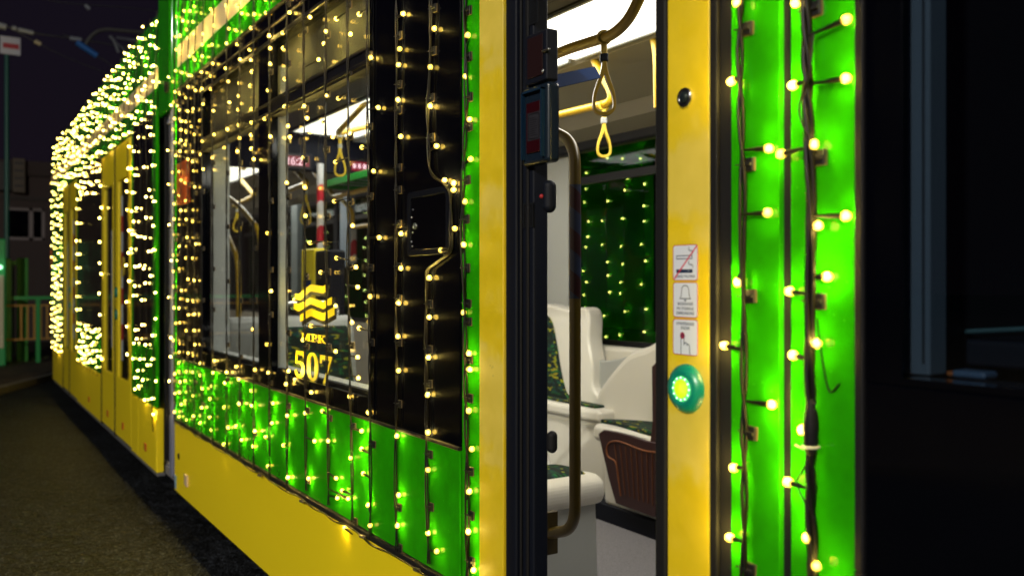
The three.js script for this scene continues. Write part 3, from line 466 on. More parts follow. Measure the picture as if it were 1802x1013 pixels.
// window reveals inside
part('window_reveal', box(X.winA - 0.12, X.winA + 0.03, 1.27, 2.75, -0.17, -0.052, 0.01), M.paleGrey);
part('window_reveal', box(X.mull0 - 0.02, X.mull1 - 0.012, 1.27, 2.75, -0.085, -0.031, 0.008), M.paleGrey);
part('window_shelf', box(X.winA + 0.05, X.winB + 0.3, 1.2, 1.292, -0.16, -0.052, 0.01), M.paleGrey);
part('near_wall_lining', [box(X.front, X.openA - 0.1, FLOOR, 1.2, -0.1, -0.062, 0.006), box(X.winB + 0.03, X.openA - 0.1, 1.2, 2.75, -0.1, -0.062, 0.006), box(-14.5, -6.9, FLOOR, 2.75, -0.1, -0.062)], M.beige);
// ---------------------------------------------------------------- seats
function seat(label, x, z, width, facing, opts = {}) { // facing +1: looks to +x; the thing's base is the floor under the seat
  const t = thing('passenger_chair', label, 'seat', [x, FLOOR, z], opts.group); t.rotation.y = facing > 0 ? 0 : Math.PI;
  const lift = opts.lift ?? 0, bt = opts.back ?? 1.08, shellMat = opts.mat ?? M.white;
  const prof = smoothShape([[0.46, 0.40 + lift], [0.47, 0.455 + lift], [0.43, 0.475 + lift], [0.12, 0.45 + lift], [0.05, 0.5 + lift], [-0.03, 0.8 + lift], [-0.09, bt - 0.02 + lift], [-0.115, bt + lift], [-0.145, bt - 0.02 + lift], [-0.1, 0.75 + lift], [-0.06, 0.4 + lift], [0.1, 0.38 + lift]]);
  mesh('shell', extrude(prof, width - 0.05, 0.025).translate(0, 0, -width / 2 + 0.025), shellMat, t);
  const cush = (pts, mat) => { const g = extrude(smoothShape(pts), width - 0.13, 0.012).translate(0, 0, -width / 2 + 0.065); return metricUV(g); };
  mesh('seat_cushion', cush([[0.42, 0.468 + lift], [0.42, 0.488 + lift], [0.36, 0.5 + lift], [0.16, 0.482 + lift], [0.15, 0.46 + lift]]), M.fabric, t);
  mesh('backrest_cushion', cush([[0.09, 0.56 + lift], [0.11, 0.56 + lift], [0.03, 0.86 + lift], [-0.035, bt - 0.05 + lift], [-0.06, bt - 0.05 + lift], [0.0, 0.8 + lift]]), M.fabric, t);
  if (opts.pedestal !== false) mesh('pedestal', extrude([[0.42, 0.41 + lift], [0.44, 0.02], [-0.04, 0.02], [-0.04, 0.41 + lift]], width - 0.06, 0.02).translate(0, 0, -width / 2 + 0.03), opts.base ?? shellMat, t);
  if (opts.handle) mesh('seat_handle', bentRail([V(-0.1, bt - 0.06, -width / 2 + 0.08), V(-0.13, bt + 0.1, -width / 2 + 0.08), V(-0.13, bt + 0.1, width / 2 - 0.08), V(-0.1, bt - 0.06, width / 2 - 0.08)], 0.012, 0.05), M.chrome, t);
  return t;
}
seat('white moulded seat with green patterned cushion closest to the open door', -3.54, -0.72, 0.86, 1, { back: 0.88, base: M.paleGrey, handle: true });
seat('green patterned seat behind the yellow numerals of the big window', -4.88, -0.5, 0.5, 1, { back: 1.13, mat: M.paleGrey, handle: true });
seat('pale grey seat back turned away in the narrow window part', -5.92, -0.5, 0.55, -1, { back: 1.1, mat: M.paleGrey });
{ // the pair of moulded seats along the far wall, facing the aisle
  const fr = (x, y, z) => V(x, y, z), t = thing('passenger_chair', 'white moulded seat across the aisle with dark brown ribbed front panel', 'seat', [-4.1, FLOOR, -1.8]), o = t.position;
  const Yb = at(1100, 757, -1.8).y - o.y, x0 = at(1046, 0, -1.82).x - o.x, x1 = 0.75, c0 = at(1069, 0, -1.9).x - o.x;
  mesh('seat_pan', box(x0, x1, Yb - 0.1, Yb, -0.42, 0, 0.035), M.white, t);
  mesh('seat_cushion', extrude(smoothShape([[c0, 0.06], [c0 + 0.1, 0.06], [x1, 0.04], [x1, 0.26], [c0 + 0.22, 0.245], [c0 + 0.08, 0.16]]), 0.012, 0.006).rotateX(-Math.PI / 2).translate(0, Yb + 0.002, 0), M.fabric, t);
  metricUV(t.children[1].geometry);
  mesh('seat_body', box(x0 + 0.02, x1, 0.06, Yb - 0.06, -0.42, -0.05, 0.06), M.white, t);
  const Zh = -2.06, lh = (px, py) => { const p = at(px, py, Zh); return [p.x - o.x, p.y - o.y]; };
  mesh('backrest', extrude(smoothShape([[1195, 600], [1140, 622], [1108, 634], [1080, 664], [1058, 694], [1045, 722], [1050, 752], [1085, 762], [1200, 770]].map(([p, q]) => lh(p, q))), 0.12, 0.045).translate(0, 0, Zh - o.z - 0.165), M.white, t);
  const Z = -1.785, loc = (px, py) => { const p = at(px, py, Z); return [p.x - o.x, p.y - o.y]; }, k = (px, py) => { const [x, y] = loc(px, py); return V(x, y, Z - o.z + 0.002); };
  const sp = mesh('front_panel', extrude([[1054, 764], [1062, 758], [1085, 762], [1112, 769], [1136, 777], [1150, 780], [1185, 782], [1185, 900], [1150, 908], [1084, 884], [1072, 842]].map(([p, q]) => loc(p, q)), 0.02, 0.006).translate(0, 0, Z - o.z - 0.026), M.brown, t);
  mesh('panel_piping', tube([k(1093, 872), k(1089, 842), k(1083, 812), k(1071, 803), k(1068, 790), k(1073, 779), k(1085, 776), k(1101, 780), k(1118, 787), k(1136, 793), k(1160, 796)], 0.005, 60, 8), M.orange, sp);
  for (let i = 0; i < 8; i++) mesh('rib', tube([k(1082 + i * 9.5, 781 + i * 2), k(1093 + i * 8, 868 + i * 3)], 0.003, 2, 6), std(0.11, 0.035, 0.01, 0.5), sp);
  const en = [[1147, 646], [1153, 640], [1200, 636], [1200, 790], [1143, 788], [1148, 740]].map(([p, q]) => loc(p, q)); mesh('end_panel', extrude(en, 0.02, 0.006).translate(0, 0, Z - o.z - 0.03), M.brown, t);
  const a = thing('passenger_chair', 'white moulded seat with patterned back across the aisle, partly behind the grab pole', 'seat', [-5.1, FLOOR, -1.95]), q = a.position;
  const Ya = at(1020, 716, -1.95).y - q.y, xa1 = at(1056, 0, -1.95).x - q.x;
  mesh('seat_pan', box(-0.6, xa1, Ya - 0.08, Ya, -0.3, 0, 0.03), M.white, a);
  mesh('seat_cushion', metricUV(box(-0.55, at(1050, 0, -2.0).x - q.x, Ya, Ya + 0.016, -0.26, -0.03, 0.007)), M.fabric, a);
  mesh('seat_body', box(-0.6, xa1 + 0.03, 0.06, Ya - 0.05, -0.3, -0.04, 0.06), M.white, a);
  const la = (px, py, z) => { const p = at(px, py, z); return [p.x - q.x, p.y - q.y]; };
  mesh('backrest', extrude(smoothShape([[940, 548], [1000, 550], [1030, 550], [1032, 600], [1038, 640], [1040, 684], [1056, 712], [1000, 722], [940, 724]].map(([u, v]) => la(u, v, -2.06))), 0.08, 0.02).translate(0, 0, -2.06 - q.z - 0.1), M.white, a);
  mesh('backrest_cushion', metricUV(extrude(smoothShape([[940, 556], [962, 562], [972, 600], [980, 650], [990, 690], [1000, 706], [940, 712]].map(([u, v]) => la(u, v, -2.03))), 0.02, 0.008).translate(0, 0, -2.03 - q.z - 0.028)), M.fabric, a);
  const l = thing('moulded_ledge', 'white moulded ledge with pointed corner piece below the far window', 'ledge', [-4.5, 1.0, -2.25]);
  mesh('ledge', box(-0.62, 1.1, -0.3, 0.31, -0.05, 0.06, 0.03), M.white, l);
  const lw = (px, py) => { const p = at(px, py, -2.12); return [p.x + 4.5, p.y - 1.0]; };
  mesh('corner_piece', extrude(smoothShape([[1042, 632], [1058, 637], [1088, 634], [1112, 628], [1094, 654], [1072, 680], [1056, 694], [1046, 670]].map(([u, v]) => lw(u, v))), 0.03, 0.008).translate(0, 0, -2.12 + 2.25 - 0.038), M.paleGrey, l);
  mesh('plinth', box(-1.2, 1.6, -0.66, -0.54, 0.02, 0.42, 0.01), M.matt, l);
}
// ---------------------------------------------------------------- cab behind the dark glass
{
  const w = thing('cab_post', 'grey blue upright post behind the dark cab glass', 'post', [at(1613, 0, -0.06).x, CAB_Y0 + 0.012, -0.08]);
  const hw = (at(1637, 0, -0.06).x - at(1590, 0, -0.06).x) / 2; mesh('post_body', box(-hw, hw, 0, 1.7, -0.03, 0.02, 0.004), std(0.04, 0.06, 0.092, 0.75), w); mesh('post_groove', box(hw - 0.012, hw - 0.009, 0.02, 1.68, 0.0201, 0.022), M.black, w);
  const a = at(1690, 560, -0.5), s = thing('driver_chair', 'dark patterned driver seat dimly seen behind the cab glass', 'seat', [a.x, 0.9, -0.55]);
  const sp = smoothShape([[-0.16, 0], [-0.2, 0.5], [-0.19, 0.9], [-0.12, 1.0], [-0.02, 0.9], [0.06, 0.7], [0.12, 0.55], [0.16, 0.48], [0.5, 0.46], [0.5, 0.36], [0.16, 0.34], [0.1, 0]]);
  mesh('seat_shell', metricUV(extrude(sp, 0.4, 0.03).translate(0, 0, -0.2)), M.fabric, s);
  const b = at(1650, 586, -0.3), c = at(1840, 577, -0.3), d = thing('driver_desk', 'dark driver desk with pale edge behind the cab glass', 'desk', [b.x, b.y, -0.3]);
  mesh('desk_edge', rod(V(0, 0, 0), V(c.x - b.x, c.y - b.y, 0), 0.005), std(0.03, 0.065, 0.08, 0.4), d); mesh('desk_top', box(0.01, c.x - b.x, -0.06, -0.008, -0.2, -0.002, 0.01), M.matt, d);
  const e = at(1755, 60, -0.7), f = part('far_cab_window', box(-0.08, 0.9, 0.0, 0.0495, -0.02, 0.02, 0.006), M.matt); f.position.set(e.x, 1.7, -0.8); mesh('upright', box(-0.03, 0.035, 0.09, 1.2, -0.02, 0.02, 0.006), std(0.02, 0.06, 0.15, 0.5), f); mesh('sill', box(-0.08, 0.9, 0.05, 0.0895, -0.02, 0.02, 0.006), M.matt, f);
  const k = at(1712, 675, -0.07), pn = thing('pencil_tray', 'blue grey tray on the cab sill behind the glass', 'tray', [k.x, CAB_Y0 + 0.013, -0.09]); mesh('tray_body', box(-0.035, 0.02, 0, 0.012, -0.02, 0.02, 0.005), std(0.03, 0.06, 0.12, 0.5), pn); mesh('orange_tip', box(-0.05, -0.037, 0, 0.008, -0.01, 0.01, 0.003), M.orange, pn);
  part('cab_lining', [box(X.cab + 0.03, 1.6, 0.4, CAB_Y0, -0.2, -0.06), box(X.cab + 0.03, 1.6, CAB_Y0 - 0.1, 2.9, BACK, -2.3), box(1.55, 1.6, 0.3, 2.9, BACK, -0.2)], M.matt);
}
// ---------------------------------------------------------------- printing on the big window and the door
const font = await new FontLoader().loadAsync('fonts/droid/droid_serif_bold.typeface.json');
function lettering(text, px0, px1, py0, py1, name, grow) {
  const a = at(px0, py1, -0.019), b = at(px1, py0, -0.019), hgt = at((px0 + px1) / 2, py0, -0.019).y - at((px0 + px1) / 2, py1, -0.019).y, yb = at((px0 + px1) / 2, py1, -0.019).y;
  const make = (grow, depth) => { const g = new TextGeometry(text, { font, size: 1, depth: 0.02, curveSegments: 8, bevelEnabled: grow > 0, bevelThickness: 0.001, bevelSize: grow, bevelSegments: 1 }); g.computeBoundingBox(); return g; };
  const g = make(0), bb = g.boundingBox, sx = (b.x - a.x) / (bb.max.x - bb.min.x), sy = hgt / (bb.max.y - bb.min.y);
  const put = (q, zz, dx = 0, dy = 0) => q.translate(-bb.min.x, -bb.min.y, 0).scale(sx, sy, 0.03).translate(a.x + dx, yb + dy, zz);
  const out = part(name + '_outline', put(make(grow), -0.0195, 0.004, -0.003), M.decalBlack); mesh(name, put(g, -0.0186), M.decal, out);
}
lettering('MPK', 530, 573, 588, 601, 'lettering', 0.012); lettering('507', 519, 584, 621, 670, 'number', 0.03);
{ // emblem of three wavy bands on the pane
  const p0 = at(517, 536, -0.019), p1 = at(584, 536, -0.019), W = p1.x - p0.x, hc = at(550, 536, -0.019), k = 427 ** -1;
  const wave = (x0, x1, ym, th, rise) => { const pts = [], n = 24; const f = (u) => rise * (u - x0) / (x1 - x0) + 0.010 * Math.abs(((u * 3.1 + 0.55) % 2) - 1) * 2.6 - 0.013; for (let i = 0; i <= n; i++) { const u = x0 + (x1 - x0) * i / n; pts.push([u * W, ym + f(u) + th / 2]); } for (let i = n; i >= 0; i--) { const u = x0 + (x1 - x0) * i / n; pts.push([u * W, ym + f(u) - th / 2]); } return extrude(pts, 0.0006, 0); };
  const bands = [[0.04, 0.86, 0.036, 0.03, 0.045], [0.0, 1.0, -0.008, 0.03, 0.026], [0.18, 1.06, -0.054, 0.032, 0.026]];
  bands.forEach(([a, b, y, t, r]) => { const s = part('emblem_shadow', wave(a, b, y, t + 0.004, r).translate(p0.x + 0.02, hc.y - 0.014, -0.0196), M.decalBlack); mesh('emblem_band', wave(a, b, y, t, r).translate(p0.x, hc.y, -0.0186), M.decal, s); });
}
function sticker(label, px, py0, py1, draw) {
  const c = at(px, (py0 + py1) / 2), hgt = at(px, py0).y - at(px, py1).y, w = hgt * 0.98, t = thing('notice_sticker', label, 'sticker', [c.x, c.y, 0.0025]);
  const s = new THREE.Shape(), r = 0.008, x = w / 2, y = hgt / 2 - 0.0006; s.moveTo(-x + r, -y); s.lineTo(x - r, -y); s.quadraticCurveTo(x, -y, x, -y + r); s.lineTo(x, y - r); s.quadraticCurveTo(x, y, x - r, y); s.lineTo(-x + r, y); s.quadraticCurveTo(-x, y, -x, y - r); s.lineTo(-x, -y + r); s.quadraticCurveTo(-x, -y, -x + r, -y);
  const g = new THREE.ExtrudeGeometry(s, { depth: 0.0006, bevelEnabled: false }), uv = g.attributes.uv, p = g.attributes.position; for (let i = 0; i < p.count; i++) uv.setXY(i, p.getX(i) / w + 0.5, p.getY(i) / hgt + 0.5);
  mesh('sticker_face', g, new THREE.MeshPhysicalMaterial({ roughness: 0.35, map: canvasTex(384, 384, (q, cw) => { q.fillStyle = '#c9d0e0'; q.fillRect(0, 0, cw, cw); q.lineWidth = 9; q.strokeStyle = '#b02844'; q.beginPath(); q.roundRect(5, 5, cw - 10, cw - 10, 36); q.stroke(); draw(q); }) }), t);
}
sticker('white no smoking notice with red diagonal, topmost of the three stickers', 1208, 430, 494, (g) => {
  g.strokeStyle = '#1a2a4a'; g.lineWidth = 9; g.fillStyle = '#1a2a4a'; g.strokeRect(60, 118, 236, 32); g.fillRect(54, 262, 250, 38); g.fillStyle = '#c9d0e0'; g.fillRect(240, 270, 6, 22); g.fillStyle = '#1a2a4a';
  for (const y of [60, 205]) { g.beginPath(); g.moveTo(250, y - 30); g.bezierCurveTo(236, y - 5, 250, y + 10, 276, y + 8); g.bezierCurveTo(304, y + 6, 308, y + 20, 304, y + 42); g.stroke(); }
  g.font = 'bold 40px sans-serif'; g.textAlign = 'center'; g.fillText('ZAKAZ PALENIA', 192, 350, 320); g.strokeStyle = '#c01840'; g.lineWidth = 16; g.beginPath(); g.moveTo(8, 376); g.lineTo(378, 8); g.stroke(); });
sticker('white notice with a bell, middle one of the three stickers', 1208, 496, 559, (g) => {
  g.strokeStyle = '#1a2a4a'; g.lineWidth = 9; g.fillStyle = '#1a2a4a'; g.beginPath(); g.moveTo(110, 178); g.bezierCurveTo(145, 140, 128, 100, 142, 66); g.bezierCurveTo(160, 28, 224, 28, 242, 66); g.bezierCurveTo(256, 100, 240, 140, 274, 178); g.closePath(); g.stroke(); g.beginPath(); g.arc(192, 188, 18, 0, Math.PI); g.fill();
  g.font = 'bold 44px sans-serif'; g.textAlign = 'center'; ['WSIADANIE', 'PO SYGNALE', 'ZABRONIONE'].forEach((t, i) => g.fillText(t, 192, 250 + i * 50, 280)); });
sticker('white notice with a finger pressing a button, lowest of the three stickers', 1208, 561, 625, (g) => {
  g.fillStyle = '#1a2a4a'; g.font = 'bold 44px sans-serif'; g.textAlign = 'center'; g.fillText('OTWIERANIE', 192, 66, 280); g.fillText('DRZWI', 192, 112, 200);
  g.fillStyle = '#8a1838'; g.beginPath(); g.arc(150, 176, 36, 0, 7); g.fill(); g.strokeStyle = '#1a2a4a'; g.lineWidth = 10; g.fillStyle = '#c9d0e0'; g.beginPath(); g.moveTo(128, 372); g.lineTo(128, 190); g.bezierCurveTo(128, 160, 174, 160, 174, 190); g.lineTo(174, 268); g.bezierCurveTo(196, 236, 216, 250, 218, 274); g.bezierCurveTo(240, 250, 258, 270, 256, 300); g.lineTo(262, 372); g.stroke(); });
// ---------------------------------------------------------------- strings of fairy lights
const bulbGeo = new THREE.LatheGeometry([[0, -0.006], [0.0042, -0.0055], [0.0055, -0.003], [0.006, 0.001], [0.0052, 0.0045], [0.003, 0.0068], [0, 0.0076]].map(([r, y]) => new THREE.Vector2(r, y)), 12);
const capGeo = new THREE.LatheGeometry([[0.003, -0.0085], [0.0062, -0.007], [0.0082, -0.002], [0.0084, 0.002], [0.0068, 0.0065], [0.0035, 0.0092], [0, 0.0098]].map(([r, y]) => new THREE.Vector2(r, y)), 14);
const socketGeo = mergeGeometries([new THREE.CylinderGeometry(0.0048, 0.0042, 0.45, 10).translate(0, -0.225, 0), new THREE.CylinderGeometry(0.0036, 0.0022, 0.55, 8).translate(0, -0.72, 0)]);
const clipGeo = (() => { const paint = (g, r, gg, b) => { const n = g.attributes.position.count, a = new Float32Array(n * 3); for (let i = 0; i < n; i++) a.set([r, gg, b], i * 3); return g.setAttribute('color', new THREE.BufferAttribute(a, 3)); };
  return merge([paint(box(-0.013, 0.011, -0.013, 0.013, 0.0025, 0.0085, 0.002), 0.005, 0.005, 0.005), paint(box(-0.012, 0.0125, -0.0128, 0.0128, 0.0003, 0.0024), 0.12, 0.085, 0.045), paint(box(-0.014, 0.01, -0.003, 0.003, 0.0085, 0.014, 0.001), 0.012, 0.011, 0.01), paint(rod(V(-0.012, 0, 0.012), V(-0.026, 0.001, 0.014), 0.0014, 6), 0.012, 0.011, 0.01)]); })();
const surf = (y) => (y > 3 ? zRoof(y) : 0);
const UP = V(0, 1, 0); let lamps = 0;
// opts: x (metres along the side) or px; bulbs [[px, py], ...] read on the side plane; otherwise bulbs are spread by chance
function lightString(name, label, o) {
  const xAt = o.path ? (y) => { const p = o.path; if (y >= p[0].y) return p[0].x; for (let i = 1; i < p.length; i++) if (y >= p[i].y) return THREE.MathUtils.lerp(p[i].x, p[i - 1].x, (y - p[i].y) / (p[i - 1].y - p[i].y)); return p[p.length - 1].x; } : () => o.x;
  const t = thing(name, label, 'light string', [xAt(o.y0), o.y0, 0], o.group), ox = t.position.x, oy = o.y0, sr = o.strand ?? 0.0026, n = o.strands ?? 2;
  const off = o.z ?? 0.012, back = o.base ?? 0;
  for (let k = 0; k < n; k++) { // twisted wires
    const pts = [], steps = Math.ceil((o.y1 - o.y0) / (o.step ?? 0.05)), ph = k * 2 * Math.PI / n, tw = o.twist ?? sr * 1.3;
    for (let i = 0; i <= steps; i++) { const y = o.y1 + (o.y0 - o.y1) * i / steps, a = ph + y * 17 + Math.sin(y * 9) * 1.2, wob = Math.sin(y * 11 + ox * 5) * 0.0025; pts.push(V(xAt(y) - ox + Math.cos(a) * tw + wob, y - oy, surf(y) + back + off + Math.sin(a) * tw)); }
    mesh('wire', o.viaWires ? tube(o.viaWires(pts, k), sr, 120, 6) : tube(pts, sr, pts.length * 2, 6), M.cable, t);
  }
  let list = [];
  if (o.bulbs) list = o.bulbs.map(([px, py]) => { const zz = (o.bzR && px > o.clipPx ? o.bzR : o.bz ?? 0.016) * rr(0.85, 1.15), p = at(px, py, zz); return [p.x, p.y, zz]; });
  else { for (let y = o.y1 - rr(0, 0.08); y > o.y0 + 0.01; y -= o.gap * rr(0.55, 1.45)) { if (o.skip && o.skip(y)) continue; list.push([xAt(y) + (rnd() < 0.5 ? -1 : 1) * rr(0.004, o.spread ?? 0.04), y, surf(y) + back + rr(0.01, 0.02)]); } }
  const one = [];
  for (const [x, y, z] of list) {
    const b = V(x - ox, y - oy, z), side = x - xAt(y), far = Math.abs(side) > 0.016, a = V(xAt(y) - ox, y - oy + (far ? rr(-0.012, 0.008) : (rnd() < 0.6 ? -0.026 : 0.026)), surf(y) + back + off), dir = b.clone().sub(a), len = dir.length(); dir.normalize();
    const q = new THREE.Quaternion().setFromUnitVectors(UP, dir);
    if (o.far) { if (o.lampEvery && ++lamps % o.lampEvery === 0) { const m = mesh('bulb', new THREE.SphereGeometry(o.r ?? 0.0065, 10, 8), M.farBulb, t), l = new THREE.PointLight(BULB_COLOR, BULB_CD * 1.1); m.position.copy(b); m.castShadow = false; l.shadow.radius = 0.25; l.castShadow = true; m.add(l); continue; } const g = new THREE.SphereGeometry(o.r ?? 0.0065, 7, 5); g.translate(b.x, b.y, b.z); one.push(g); continue; }
    const lot = rnd(), m = mesh('bulb', bulbGeo, o.glow ?? (lot < 0.16 ? M.bulbDim : lot > 0.75 ? M.bulbHot : M.bulb), t), pw = lot < 0.16 ? 0.45 : lot > 0.75 ? 1.45 : 0.9; m.position.copy(b); m.quaternion.copy(q); m.castShadow = false;
    if (o.lit !== false) { const l = new THREE.PointLight(BULB_COLOR, BULB_CD * (o.power ?? 1) * pw); l.shadow.radius = 0.25; l.castShadow = true; m.add(l); }
    mesh('bulb_cap', capGeo, M.cap, m).castShadow = false;
    const s = mesh('socket', socketGeo, M.cable, m); s.position.y = -0.0045; s.scale.set(1, Math.max(0.012, len - 0.0045), 1);
  }
  if (one.length) { const m = mesh('bulb', mergeGeometries(one), o.glow ?? M.farBulb, t); m.userData.kind = 'stuff'; m.castShadow = false; }
  const cl = o.clips ? o.clips.map((py) => at(o.clipPx, py).y) : o.clipGap ? Array.from({ length: Math.floor((o.y1 - o.y0) / o.clipGap) }, (_, i) => o.y1 - (i + rr(0.3, 0.7)) * o.clipGap) : [];
  for (const y of cl) if (y > o.y0 && y < 3) { const m = mesh('cable_clip', clipGeo, M.clip, t); m.position.set(xAt(y) - ox + 0.011, y - oy, back); m.rotation.z = rr(-0.08, 0.08); const k = o.clipScale ?? 1; m.scale.set(k, k, 1); }
  return t;
}
const ORD = ['first', 'second', 'third', 'fourth', 'fifth', 'sixth', 'seventh', 'eighth', 'ninth', 'tenth', 'eleventh', 'twelfth', 'thirteenth', 'fourteenth', 'fifteenth', 'sixteenth', 'seventeenth', 'eighteenth', 'nineteenth', 'twentieth'];
const P = (...a) => a.map(([px, py]) => at(px, py));
// the two near strings on the green panels beside the door
lightString('light_string', 'thin light string on the green panel next to the yellow door leaf', { path: P([1310, -40], [1312, 140], [1314, 300], [1312, 430], [1318, 560], [1319, 660], [1317, 820], [1315, 1060]), y0: 0.97, y1: at(1310, -40).y, strand: 0.0036, strands: 2,
  bulbs: [[1297, 3], [1288, 143], [1353, 261], [1351, 374], [1299, 496], [1276, 608], [1358, 712], [1292, 823], [1285, 946]], clips: [51, 290, 521, 760, 1000], clipPx: 1318, bz: 0.019, bzR: 0.0105, power: 1.0, clipScale: 1.0 });
{ const s = lightString('light_string', 'thick bundled light string with a plug on the wide green panel', { path: P([1427, -40], [1432, 100], [1436, 240], [1437, 420], [1434, 560], [1438, 660], [1440, 780], [1437, 900], [1440, 1060]), y0: 0.97, y1: at(1427, -40).y, strand: 0.0052, strands: 3, twist: 0.0055,
    bulbs: [[1402, 4], [1490, 34], [1397, 150], [1489, 138], [1433, 255], [1376, 271], [1489, 380], [1440, 397], [1456, 487], [1391, 513], [1438, 605], [1397, 625], [1413, 756], [1388, 848], [1421, 947], [1437, 996]], clips: [15, 278, 530], clipPx: 1440, bz: 0.02, bzR: 0.0105, z: 0.016, power: 1.0, clipScale: 1.1 });
  const c = at(1440, 752); const L = (px, py, z) => { const p = at(px, py, z); return p.sub(s.position); };
  mesh('plug', new THREE.LatheGeometry([[0, 0.052], [0.006, 0.05], [0.008, 0.034], [0.012, 0.026], [0.0135, -0.004], [0.0125, -0.006], [0.0125, -0.03], [0.009, -0.046], [0, -0.05]].map(([r, y]) => new THREE.Vector2(r, y)), 18).translate(c.x - s.position.x, c.y - s.position.y, 0.019), M.rubber, s);
  mesh('zip_tie', [new THREE.TorusGeometry(0.0135, 0.0022, 8, 24).rotateX(Math.PI / 2).translate(c.x - s.position.x, c.y - s.position.y - 0.032, 0.019), new THREE.CylinderGeometry(0.001, 0.001, 0.02, 6).rotateZ(1.3).translate(c.x - s.position.x - 0.022, c.y - s.position.y - 0.036, 0.022)], std(0.6, 0.58, 0.5, 0.4), s);
  mesh('loose_wire', [tube([L(1432, 60, 0.02), L(1424, 130, 0.028), L(1407, 190, 0.03), L(1420, 232, 0.025), L(1434, 245, 0.018)], 0.0022, 40, 6), tube([L(1438, 560, 0.02), L(1449, 640, 0.012), L(1462, 690, 0.006), L(1478, 675, 0.004)], 0.0016, 30, 6), tube([L(1432, 620, 0.018), L(1418, 660, 0.02), L(1426, 700, 0.02), L(1436, 712, 0.018)], 0.0018, 30, 6), tube([L(1402, 850, 0.02), L(1410, 870, 0.022), L(1424, 895, 0.02), L(1435, 912, 0.018)], 0.0018, 30, 6), tube([L(1402, 846, 0.02), L(1416, 822, 0.022), L(1430, 795, 0.02)], 0.0018, 30, 6)], M.cable, s);
}
lightString('light_string', 'light string on the slim green strip beside the yellow door frame', { path: P([824, -40], [824, 60], [826, 200], [822, 300], [819, 420], [824, 560], [826, 700], [828, 900], [830, 1060]), y0: 0.83, y1: at(824, -40).y, strand: 0.0034, strands: 2, twist: 0.005,
  bulbs: [[823, 62], [819, 134], [826, 210], [828, 280], [818, 355], [816, 431], [816, 550], [825, 622], [825, 649], [827, 650], [825, 723], [830, 790], [826, 865], [824, 936], [833, 1003]], clips: [18, 100, 171, 223, 316, 385, 471, 534, 566, 632, 700, 828, 905, 985], clipPx: 828, bz: 0.0105, power: 0.6 });
// the string that is led round the service hatch
{ const p = (px, py) => at(px, py, 0.012);
  const s = lightString('light_string', 'light string led around the service hatch in the black glass', { path: P([765, -40], [762, 100], [758, 200], [762, 305], [798, 330], [799, 440], [757, 476], [756, 560], [755, 760], [757, 860], [760, 985]), y0: at(760, 990).y, y1: at(765, -40).y, strand: 0.0028, step: 0.03,
    bulbs: [[764, 50], [757, 118], [757, 186], [768, 257], [782, 317], [798, 322], [798, 334], [800, 402], [776, 440], [755, 489], [755, 558], [754, 628], [752, 695], [753, 760], [753, 826], [753, 938], [768, 970]], clips: [17, 91, 172, 242, 535, 615, 676, 800, 892], clipPx: 762, bz: 0.0115 }); }
lightString('light_string', 'light string down the black glass between window and service hatch', { path: P([702, -40], [703, 110], [702, 300], [702, 470], [703, 660], [701, 860], [703, 965]), y0: at(703, 968).y, y1: at(702, -40).y,
  bulbs: [[709, 24], [703, 86], [701, 114], [700, 175], [705, 240], [705, 411], [705, 472], [701, 533], [700, 592], [701, 652], [698, 767], [701, 871], [699, 925]], clips: [63, 149, 194, 295, 334, 394, 469, 525, 602, 710, 892, 962], clipPx: 704, bz: 0.0115 });
lightString('light_string', 'light string running down the edge between window and black glass', { path: P([650, -40], [653, 300], [655, 640], [657, 760], [656, 945]), y0: at(656, 948).y, y1: at(650, -40).y,
  bulbs: [[632, 25], [652, 101], [665, 189], [637, 259], [657, 301], [667, 418], [651, 521], [632, 577], [648, 725], [636, 790], [639, 833], [648, 889], [651, 924]], clips: [95, 222, 345, 471, 602, 780], clipPx: 656, bz: 0.012 });
lightString('light_string', 'light string hanging just after the numerals on the window', { path: P([615, -40], [618, 200], [617, 500], [623, 760], [625, 915]), y0: at(625, 918).y, y1: at(615, -40).y,
  bulbs: [[592, 33], [616, 60], [616, 235], [595, 173], [590, 285], [588, 354], [620, 397], [592, 454], [626, 470], [629, 505], [619, 567], [629, 628], [630, 665], [615, 697], [636, 758], [617, 805], [602, 863], [606, 929]], clips: [8, 128, 240, 355, 470, 607, 748, 912], clipPx: 619, bz: 0.012 });
lightString('light_string', 'light string hanging over the last digit of the window number', { path: P([578, -40], [577, 300], [580, 640], [583, 885]), y0: at(583, 888).y, y1: at(578, -40).y,
  bulbs: [[570, 77], [573, 55], [575, 168], [585, 241], [567, 215], [546, 427], [564, 479], [590, 538], [590, 618], [547, 573], [567, 723], [577, 776], [591, 841], [593, 876], [612, 877]], clips: [60, 165, 262, 380, 478, 610, 735], clipPx: 582, bz: 0.012 });
lightString('light_string', 'light string crossing the middle digit of the window number', { path: P([538, -40], [540, 300], [541, 640], [543, 860]), y0: at(543, 862).y, y1: at(538, -40).y,
  bulbs: [[545, 30], [560, 105], [535, 187], [540, 208], [545, 232], [533, 278], [536, 330], [537, 380], [545, 427], [518, 528], [548, 573], [533, 598], [537, 727], [553, 776], [542, 842], [519, 668], [547, 690]], clips: [50, 190, 280, 390, 486, 610, 722, 845], clipPx: 544, bz: 0.012 });
const rest = [[509, 'along the edge of the emblem over the window'], [478, 'in front of the thick window mullion'], [450, 'beside the mullion on the narrow window part'], [425, 'over the middle of the narrow window part'], [402, 'over the inside edge of the narrow window part'], [377, 'over the grey reveal of the window'], [358, 'on the frame where the window begins'], [345, 'on the black glass just before the window'], [333, 'on the black glass over the orange indicator'], [321, 'on the black glass between indicator and green strip'], [310, 'down the green end strip beside the bellows']];
